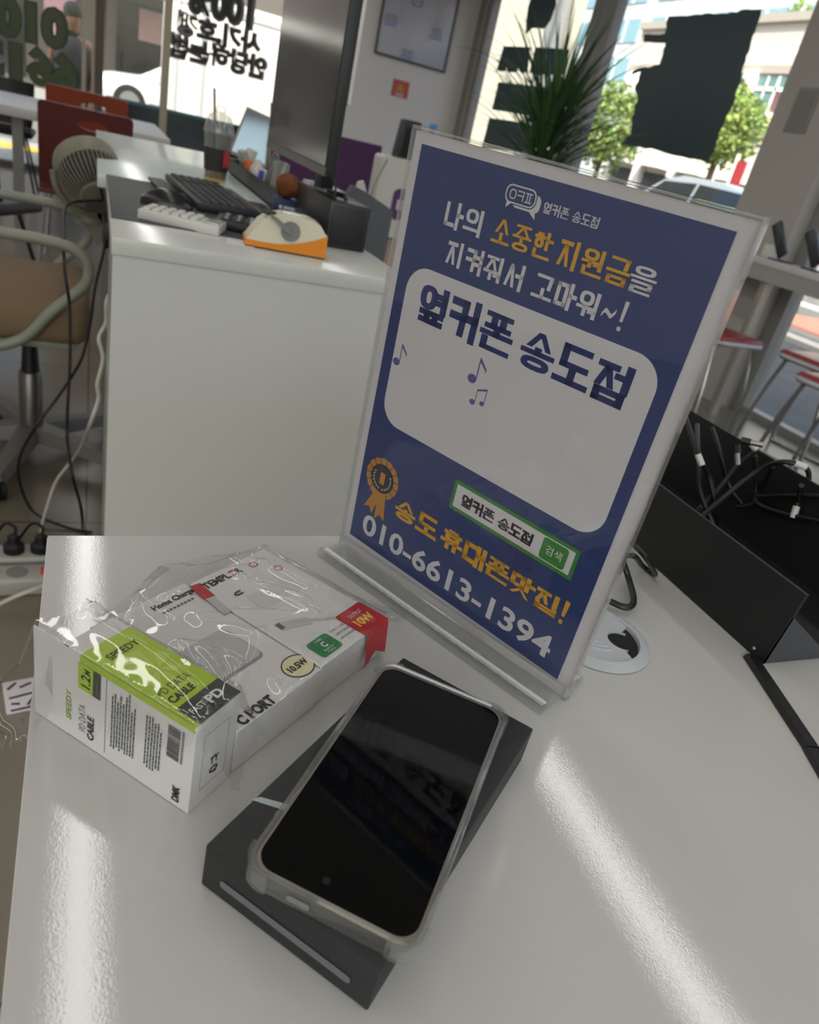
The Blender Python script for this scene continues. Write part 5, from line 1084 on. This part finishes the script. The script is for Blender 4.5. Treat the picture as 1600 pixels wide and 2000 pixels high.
# ================================================================== STREET
road = mat('asphalt', '6d6c6a', .85, bump=.2, bscale=50); pav = tiles('paving', 'a8a49c', 'b0aca3', '7d7a74', .3, .3, .8)
struct('road_far', MB().cbox((-60, 14.5, -.13), (7, 24, .15)), mat('asphalt_light', '8a8884', .85)); struct('ground', MB().cbox((-60, -30, -.5), (120, 140, -.13)), road)
m = MB(); m.cbox((-30, YF+.06, -.13), (3.9, 12.2, -.09)); struct('pavement_front', m, pav); m = MB(); m.cbox((XS+.03, -20, -.13), (7.6, YF+.06, -.09)); struct('pavement_side', m, tiles('paving_shaded', '55585a', '5c5f61', '45484a', .4, .4, .8))  # side paving: the building's shade is put into its darker colour
struct('tactile_paving', MB().cbox((-30, 11.0, -.09), (3.5, 11.6, -.085)), mat('tactile_yellow', 'd7b544', .8)); struct('kerb', MB().cbox((7.6, -20, -.13), (7.95, 24, -.03)), mat('kerb_stone', 'c9c3b6', .8)); struct('cycle_lane', MB().cbox((9.3, -20, -.13), (12.4, 8.9, -.10)), mat('red_asphalt', 'c27a6a', .9))
m = MB(); m.cbox((12.4, -20, -.13), (12.9, 24, -.095)); struct('lane_line', m, mat('road_paint', 'd8d5cc', .8))
gl_car = mat('car_glass', '1d2428', .05, spec=.8); tyre = mat('tyre', '1a1a1b', .8); hub = mat('hubcap', '9c9d9f', .35, metal=.7)
def car(loc, rz, paint, label, suv=False, name='car'):
    t = thing(name, label, 'car', loc, rz, None); H = 1.62 if suv else 1.43; bl_ = .98 if suv else .90; L = 4.6
    st_ = [(-2.28, .62, .42, bl_-.22), (-2.22, .80, .34, bl_-.08), (-1.9, .90, .26, bl_-.01), (-1.0, .92, .22, bl_+.02), (.2, .92, .22, bl_), (1.0, .91, .22, bl_-.03), (1.75, .88, .26, bl_-.10), (2.15, .80, .32, bl_-.20), (2.29, .62, .40, bl_-.30)]
    m = MB(); m.loft([[(x, -hw*.92, zb_), (x, hw*.92, zb_), (x, hw, zb_+.18), (x, hw, zt2-.14), (x, hw*.90, zt2-.02), (x, hw*.5, zt2+.015), (x, -hw*.5, zt2+.015), (x, -hw*.90, zt2-.02), (x, -hw, zt2-.14), (x, -hw, zb_+.18)] for x, hw, zb_, zt2 in st_]); m.build('body', paint, t)
    cab = [(-2.05 if suv else -1.75, bl_-.06, .80, bl_-.02), (-1.55 if suv else -1.15, bl_-.06, .80, H-.10), (-.9 if suv else -.6, bl_-.06, .80, H), (.1, bl_-.06, .80, H-.01), (.45, bl_-.06, .80, H-.10), (1.25, bl_-.08, .80, bl_-.06)]
    m = MB(); m.loft([[(x, -hw, zb_), (x, hw, zb_), (x, hw-.16*(zt2-zb_)/.5, zt2-.02), (x, hw-.16*(zt2-zb_)/.5-.08, zt2), (x, -hw+.16*(zt2-zb_)/.5+.08, zt2), (x, -hw+.16*(zt2-zb_)/.5, zt2-.02)] for x, zb_, hw, zt2 in cab]); m.build('cabin', paint, t)
    for s in (-1, 1):
        def sd(x, z): return (x, s*(.80-.16*(z-bl_+.06)/.5+.008), z)
        xb = -1.75 if suv else -1.38
        for q in ([(xb, bl_+.0), (-.42, bl_+.0), (-.42, H-.10), (-.95 if not suv else xb+.25, H-.12 if suv else H-.16)], [(-.36, bl_+.0), (.98, bl_-.01), (.42, H-.15), (-.36, H-.10)]):
            m = MB(); m.add([sd(*p) for p in q], [[0, 1, 2, 3] if s < 0 else [3, 2, 1, 0]]); m.build('side_window', gl_car, t)
        m = MB(); m.box((.88, s*.97, bl_+.03), (.14, .16, .11), bevel=.03); m.build('wing_mirror', paint, t)
        for x in (-1.35, 1.42):
            F = Matrix.Translation((x, s*.83, .325)) @ Matrix.Rotation(PI/2, 4, 'X'); m = MB(); m.lathe([(.21, -.11), (.31, -.10), (.325, -.06), (.325, .06), (.31, .10), (.21, .11)], 28, F=F); w_ = m.build('wheel', tyre, t)
            m = MB(); m.lathe([(.001, -s*-.0+(.112 if s < 0 else -.112)), (.2, .112 if s < 0 else -.112), (.205, .10 if s < 0 else -.10)], 20, F=F, cap=False); m.build('hubcap', hub, w_)
        m = MB(); m.box((2.16, s*.66, bl_-.25), (.16, .26, .12), bevel=.04); m.build('headlight', mat('headlight', 'd7dde0', .1), t); m = MB(); m.box((-2.19, s*.68, bl_-.15), (.12, .24, .14), bevel=.03); m.build('tail_light', mat('tail_light', 'a02020', .2), t)
    m = MB(); hw = .70; m.add([(1.20, -hw, bl_-.01), (1.20, hw, bl_-.01), (.52, hw-.12, H-.10), (.52, -hw+.12, H-.10)], [[0, 1, 2, 3]]); m.v = [v+V((.02, 0, .012)) for v in m.v]; m.build('windscreen', gl_car, t)
    m = MB(); m.box((2.26, 0, .45), (.05, .52, .12), bevel=.01); m.build('number_plate', paper, t); return t
GZ = -.13
cw = atY((262, 205), 18.6); car((2.12, 19.5, .15), PI, mat('white_car_paint', 'dfe3e4', .15, spec=.7), 'white saloon car on the road seen through the left window')
q = atX((1330, 400), 9.3); car((10.0, 11.3, GZ+.04), math.radians(93), mat('silver_car_paint', 'aeb7c0', .2, metal=.3), 'silver estate car parked on the side street behind the sign', True)
q = atX((1470, 380), 16.0); car((16.6, q.y+.6, GZ), math.radians(95), mat('white_car_paint', 'dfe3e4', .15, spec=.7), 'white car beyond the silver car at the foot of the column')
# white box truck
tx0, tx1, ty, tz1 = atY((333, 100), 16).x, atY((333, 100), 16).x+4.0, 16.0, atY((512, 33), 16).z
tk = thing('box_truck', 'white box truck filling the window behind the black Korean lettering', 'truck', ((tx0+tx1)/2, ty+1.1, GZ))
tw = mat('truck_white', 'e3dfd8', .5); m = MB(); m.cbox((tx0, ty, .55), (tx1, ty+2.2, tz1), bevel=.03); m.build('cargo_box', tw, tk, world=True); m = MB(); m.cbox((tx0, ty-.02, tz1-.12), (tx1, ty+.0, tz1-.02)); 
for x in (atY((392, 150), ty).x, tx0+.08): m.cbox((x-.05, ty-.025, .55), (x+.05, ty, tz1))
m.build('trim', mat('truck_trim', 'b9bcc0', .5), tk, world=True); m = MB(); m.cbox((tx0-.2, ty+.25, .35), (tx1+.3, ty+1.95, .55)); m.build('chassis', blk, tk, world=True); m = MB(); m.cbox((tx1+.1, ty+.1, .35), (tx1+1.7, ty+2.1, 2.0), bevel=.12); m.build('cab', tw, tk, world=True)
for x in (tx0+.8, tx1+.9):
    for y in (ty+.25, ty+1.95): m = MB(); m.lathe([(.2, -.13), (.40, -.12), (.42, 0), (.40, .12), (.2, .13)], 24, F=Matrix.Translation((x, y, GZ+.42)) @ Matrix.Rotation(PI/2, 4, 'X')); m.build('wheel', tyre, tk, world=True)
# dark shop front across the street, hedge, trees
sf = thing('shop_building', 'dark shop front across the street with posters and white canopy', 'building', (0, 28, GZ))
m = MB(); m.cbox((-14, 27, GZ), (9, 36, 7)); m.build('wall', mat('dark_facade', '5b5552', .7), sf, world=True); m = MB(); m.cbox((-14, 25.4, 3.05), (9, 27, 3.35)); m.build('canopy', mat('canopy_white', 'd9d8d2', .6), sf, world=True)
for xx in (-9, -4.5, .6, 4.9): m = MB(); m.cbox((xx, 26.95, .3), (xx+2.7, 27.02, 2.8)); m.build('shop_window', mat('shop_glass', '30302f', .1), sf, world=True)
for xx, zz, w, h, mt in ((-1.3, 1.3, .8, 1.5, mat('poster_pink', 'd2a0b4', .7)), (1.2, 1.9, .9, .8, mat('poster_rose', '9d7f80', .7)), (3.9, .4, .45, 2.3, mat('poster_pink', 'd2a0b4', .7)), (3.0, .5, .8, .5, mat('poster_red', 'b06060', .7))): m = MB(); m.cbox((xx, 26.88, zz), (xx+w, 26.94, zz+h)); m.build('poster', mt, sf, world=True)
def tree(loc, h, r, cols, label, n=2400, cat='tree', name='tree', trunk=.12, sq=1.0, ls=.22):
    t = thing(name, label, cat, loc); m = MB(); rs = random.Random(int(h*100+r*10)); top_ = h
    for k in range(n):
        a, b = rs.uniform(0, 2*PI), rs.uniform(-1, 1); rr = r*(.55+.45*rs.random())*(1+.25*noise.noise(V((math.cos(a)*2, math.sin(a)*2, b*2+loc[0]))))
        c = V((rr*math.sqrt(1-b*b)*math.cos(a), rr*math.sqrt(1-b*b)*math.sin(a), top_-r*sq+rr*b*sq)); u = V((rs.gauss(0, 1), rs.gauss(0, 1), rs.gauss(0, 1))).normalized(); v = u.cross(V((rs.gauss(0, 1), rs.gauss(0, 1), rs.gauss(0, 1)))).normalized(); s = ls*rs.uniform(.6, 1.3)
        m.add([c-u*s-v*s*.1, c+v*s*.45, c+u*s, c-v*s*.45], [[0, 1, 2, 3]], rs.randrange(len(cols)))
    m.nomerge = True; m.build('crown', cols, t)
    if trunk:
        m = MB(); m.tube([(0, 0, 0), (.05, 0, top_-r*sq)], trunk, 10)
        for k in range(4): m.tube([(.03, 0, top_-r*sq*1.5), (r*.5*math.cos(k*1.6), r*.5*math.sin(k*1.6), top_-r*sq*.7)], trunk*.4, 6)
        m.build('trunk', mat('bark', '5d4c38', .8, bump=.5, bscale=60), t)
    return t
gr1, gr2, gr3 = mat('foliage_bright', '7d9a4e', .7), mat('foliage_mid', '5d7d40', .7), mat('foliage_olive', '93a052', .7)
m = MB(); rs = random.Random(5)
for k in range(900):
    c = V((rs.uniform(1.0, 6), rs.uniform(24.2, 25.0), GZ+rs.uniform(.05, .95))); u = V((rs.gauss(0, 1), rs.gauss(0, 1), rs.gauss(0, 1))).normalized(); v = u.orthogonal().normalized(); s = .16; m.add([c-u*s, c+v*s*.5, c+u*s, c-v*s*.5], [[0, 1, 2, 3]], rs.randrange(2))
m.nomerge = True; hd = m.build('hedge', [gr2, gr1]); tag(hd, 'low green hedge before the dark shop across the street', 'hedge', kind='stuff')
P = atY((530, 20), 40); tree((P.x+.8, 40, GZ), P.z+3.4, 2.6, [gr1, gr2], 'green tree top above the white truck', 1400)
P = atX((1195, 235), 21); tree((21, P.y, GZ), P.z+1.6, 1.7, [gr1, gr2, gr3], 'bright green street tree between the plant and the black panel', 3600, ls=.14)
P = atX((1425, 235), 21); tree((21, P.y, GZ), P.z+1.3, 1.35, [gr3, gr1], 'yellow green street tree right of the black panel', 3200, ls=.13)
P = atX((1570, 5), 34); tree((35, P.y, 9.4), 2.6, 2.2, [gr2, gr1], 'dark green shrub on the roof edge of the beige building', 900, 'shrub', 'roof_shrub', .1)
# beige building across the side street
BXF = 29.0
bd = thing('beige_building', 'beige building across the side street with teal and maroon windows', 'building', (34, 38, GZ)); bei_w = mat('beige_facade', 'd9cfc3', .8, var=.06, vscale=.8); bw_ = mat('bright_pilaster', 'efeae2', .7)
zt1 = atX((1520, 28), BXF).z; yA, yB = 14.0, atX((1255, 62), BXF).y
m = MB(); m.cbox((BXF, yA, GZ), (BXF+10, yB, zt1)); m.build('wall', bei_w, bd, world=True); m = MB(); m.cbox((BXF-.25, yA, zt1-.35), (BXF, yB, zt1)); zl = atX((1500, 140), BXF).z; m.cbox((BXF-.15, yA, zl-.1), (BXF, yB, zl+.25)); m.build('cornice', mat('cornice_grey', 'b3aaa0', .8), bd, world=True)
zw1, zw0 = zl-.2, atX((1500, 225), BXF).z
yref = atX((1470, 160), BXF).y; winm = mat('teal_window', '6d8f8c', .15); winr = mat('maroon_window', '7d5a5e', .3)
for k in range(-6, 7):
    y = yref+k*3.1
    if not (yA+.5 < y < yB-.5): continue
    m = MB(); m.cbox((BXF-.35, y-.38, GZ), (BXF, y+.38, zl)); m.build('pilaster', bw_, bd, world=True)
    if y+3 < yB:
        m = MB(); zz = (zw0+zw1*2)/3; m.cbox((BXF-.06, y+.4, zw0), (BXF-.02, y+2.7, zw1)); m.cbox((BXF-.08, y+.4, zw0), (BXF-.055, y+1.3, zz-.1), mi=1); w_ = m.build('window', [winm, winr], bd, world=True)
        m = MB(); m.cbox((BXF-.12, y+.4, zz-.08), (BXF-.05, y+2.7, zz+.08)); m.cbox((BXF-.12, y+1.3, zw0), (BXF-.05, y+1.42, zw1)); m.cbox((BXF-.14, y+.4, zw0-.12), (BXF-.05, y+2.7, zw0+.1)); m.cbox((BXF-.12, y+2.0, zw0), (BXF-.05, y+2.08, zw1)); m.build('window_frame', bw_, w_, world=True)
        m = MB(); m.cbox((BXF-.05, y+.4, GZ+.1), (BXF-.02, y+2.7, 2.3)); m.build('shop_window', mat('dark_shop_glass', '4a4d50', .1), bd, world=True); m = MB(); m.cbox((BXF-1.0, y+.4, 2.55), (BXF, y+2.7, 2.75)); m.build('awning', bw_, bd, world=True)
tw2 = thing('tower_block', 'pale tower block with bluish windows rising far behind the black panel', 'building', (70, 95, GZ)); m = MB(); m.cbox((58, 50, GZ), (72, 150, 40)); m.build('wall', mat('tower_white', 'd5d8d8', .7), tw2, world=True)
for k in range(12):
    for zz in (12.5, 16.5, 20.5, 24.5):
        y = 56+k*7.5; m = MB(); m.cbox((57.9, y, zz), (58.0, y+5.4, zz+2.4)); w_ = m.build('window', mat('blue_window', '8fb3bd', .15), tw2, world=True)
        m = MB(); m.cbox((57.8, y+2.6, zz), (57.9, y+2.8, zz+2.4)); m.build('mullion', bw_, w_, world=True)
# cream annex seen through the far side window pane
an = thing('cream_annex', 'plain cream annex wall right outside the far side window', 'building', (8.2, 13.5, GZ)); ya = atX((1122, 100), 7.4).y
m = MB(); m.prism([(7.4, ya), (10.6, ya*10.6/7.4+.5), (10.6, 24), (7.4, 24)], GZ, 6); m.build('wall', mat('cream_render', 'd8d3bf', .8, var=.04, vscale=1.5), an, world=True); m = MB(); m.tube([(7.33, ya+.9, GZ), (7.33, ya+.9, 5.8)], .09, 10); m.tube([(7.34, ya+.55, GZ), (7.34, ya+.55, 5.8)], .12, 10); m.build('downpipe', mat('pipe_grey', '9a9b9d', .4, metal=.3), an, world=True)
pp_ = atX((1424, 355), 20); sgp = thing('banner_post', 'street post carrying a red banner beyond the silver car', 'post', (20, pp_.y, GZ)); m = MB(); m.tube([(0, 0, 0), (0, 0, 3.1)], .06, 8); m.build('post', bw_, sgp); m = MB(); m.cbox((-.03, -.5, 1.5), (.03, -.06, 2.9)); m.build('banner', mat('banner_red', 'a8343a', .7), sgp)

# ================================================================== PERSON OUTSIDE
hp = atY((143, 38), 9.75)
pr = thing('person', 'dark haired person in patterned grey top standing outside the left window', 'person', (hp.x, 9.75, -.09))
skin = mat('skin', 'd19a74', .5); hz = hp.z+.09
m_ = bpy.data.meshes.new('body')
S = [(0, 0, hz*.56, .13), (0, .0, hz*.72, .145), (0, 0, hz*.85, .125), (0, .005, hz*.89, .055), (.0, -.005, hz*.96, .068), (.005, -.01, hz*1.02, .082), (.0, 0, hz*1.07, .07),
     (-.17, 0, hz*.85, .06), (-.22, .0, hz*.66, .045), (-.20, -.10, hz*.50, .034), (-.19, -.14, hz*.46, .03), (.17, -.02, hz*.85, .06), (.21, -.05, hz*.66, .045), (.18, -.13, hz*.50, .034), (.17, -.17, hz*.465, .03),
     (-.09, 0, hz*.50, .095), (-.10, .0, hz*.27, .065), (-.10, .01, hz*.04, .045), (-.10, -.12, hz*.02, .035), (.09, 0, hz*.50, .095), (.10, .0, hz*.27, .065), (.10, .01, hz*.04, .045), (.10, -.12, hz*.02, .035)]
ED = [(0, 1), (1, 2), (2, 3), (3, 4), (4, 5), (5, 6), (2, 7), (7, 8), (8, 9), (9, 10), (2, 11), (11, 12), (12, 13), (13, 14), (0, 15), (15, 16), (16, 17), (17, 18), (0, 19), (19, 20), (20, 21), (21, 22)]
n0 = len(S); HS = []
for base, wrist in ((10, 9), (14, 13)):
    b = V(S[base][:3]); dv = (b-V(S[wrist][:3])).normalized()
    for k in range(5):
        o = V(((k-2)*.014, 0, 0)); l = (.045, .075, .085, .078, .06)[k]; i = len(S); q1 = b+o+dv*.04; q2 = q1+dv*l*.6+V((0, -.012, 0)); S.append((*q1, .011)); S.append((*q2, .009)); ED += [(base, i), (i, i+1)]
m_.from_pydata([s[:3] for s in S], ED, []); bo = bpy.data.objects.new('body', m_); C.objects.link(bo)
sk = bo.modifiers.new('skin', 'SKIN'); bo.data.skin_vertices[0].data[0].use_root = True
for i, s in enumerate(S): bo.data.skin_vertices[0].data[i].radius = (s[3], s[3]*.85)
sb = bo.modifiers.new('sub', 'SUBSURF'); sb.levels = 2; sb.render_levels = 2
bpy.context.view_layer.update(); me2 = bpy.data.meshes.new_from_object(bo.evaluated_get(bpy.context.evaluated_depsgraph_get())); bpy.data.objects.remove(bo)
bo = bpy.data.objects.new('body', me2); me2.materials.clear(); me2.materials.append(skin); C.objects.link(bo); bo.parent = pr
for p in me2.polygons: p.use_smooth = True
def pc_(name, mb, mt): return mb.build(name, mt, pr)
hy = -.01; m = MB()
m.ball((0, hy+.025, hz*1.045), (.098, .095, .098), 18); m.loft([[(.095*math.cos(a)*(1-.1*k), hy+.035+.075*math.sin(a), hz*1.03-.06*k) for a in [2*PI*j/14 for j in range(14)]] for k in range(5)]); pc_('hair', m, mat('black_hair', '211c1b', .5))
m = MB(); m.ball((.03, hy-.088, hz*1.015), (.010, .006, .006), 8); m.ball((-.03, hy-.088, hz*1.015), (.010, .006, .006), 8); pc_('eyes', m, mat('eye_dark', '2a2320', .3)); m = MB(); m.ball((0, hy-.098, hz*.995), (.011, .014, .02), 10); pc_('nose', m, skin); m = MB(); m.ball((0, hy-.084, hz*.968), (.022, .006, .007), 10); pc_('mouth', m, mat('lips', '9b5148', .5))
cm = mat('patterned_fabric', '6e6a72', .8, var=.65, vscale=45)
m = MB(); m.loft([[(rx*math.cos(a), ry*math.sin(a), z) for a in [2*PI*j/20 for j in range(20)]] for z, rx, ry in ((hz*.46, .19, .15), (hz*.56, .18, .145), (hz*.70, .185, .15), (hz*.82, .205, .14), (hz*.87, .15, .11), (hz*.895, .075, .07))]); pc_('top', m, cm)
m = MB()
for s in (-1, 1): m.loft([[(s*.09+s*.01*k+rx*math.cos(a), rx*math.sin(a), z) for a in [2*PI*j/16 for j in range(16)]] for k, (z, rx) in enumerate(((hz*.52, .115), (hz*.27, .088), (hz*.05, .075)))])
pc_('trousers', m, mat('dark_trousers', '2b2c33', .8)); m = MB()
for s in (-1, 1): m.box((s*.10, -.05, .035), (.09, .24, .07), bevel=.025)
pc_('shoes', m, blk)

# ================================================================== LIGHT
W = bpy.data.worlds.new('sky'); bpy.context.scene.world = W; W.use_nodes = True; nt = W.node_tree; bgn = nt.nodes['Background']
skt = nt.nodes.new('ShaderNodeTexSky'); skt.sky_type = 'NISHITA'; skt.sun_disc = False; skt.sun_elevation = math.radians(52); skt.sun_rotation = math.radians(210); skt.air_density = .8; skt.dust_density = 5.0; skt.ozone_density = .4
nt.links.new(skt.outputs[0], bgn.inputs[0]); bgn.inputs[1].default_value = SKY
sd_ = bpy.data.lights.new('sun', 'SUN'); sd_.energy = SUN; sd_.angle = math.radians(.6); sd_.color = (1, .95, .87); so = bpy.data.objects.new('sun', sd_); C.objects.link(so)
dv = V((.62, .55, -.95)); so.rotation_euler = dv.to_track_quat('-Z', 'Y').to_euler(); so.location = (-10, -10, 20)
sc_ = bpy.context.scene; sc_.view_settings.view_transform = 'Standard'; sc_.view_settings.look = 'None'; sc_.view_settings.exposure = EXPO; sc_.view_settings.gamma = 1; sc_.view_settings.use_curve_mapping = False
sc_.render.engine = 'CYCLES'; sc_.cycles.use_denoising = True; sc_.cycles.max_bounces = 10; sc_.cycles.transparent_max_bounces = 24; sc_.cycles.sample_clamp_indirect = 6; sc_.cycles.caustics_reflective = False; sc_.cycles.caustics_refractive = False
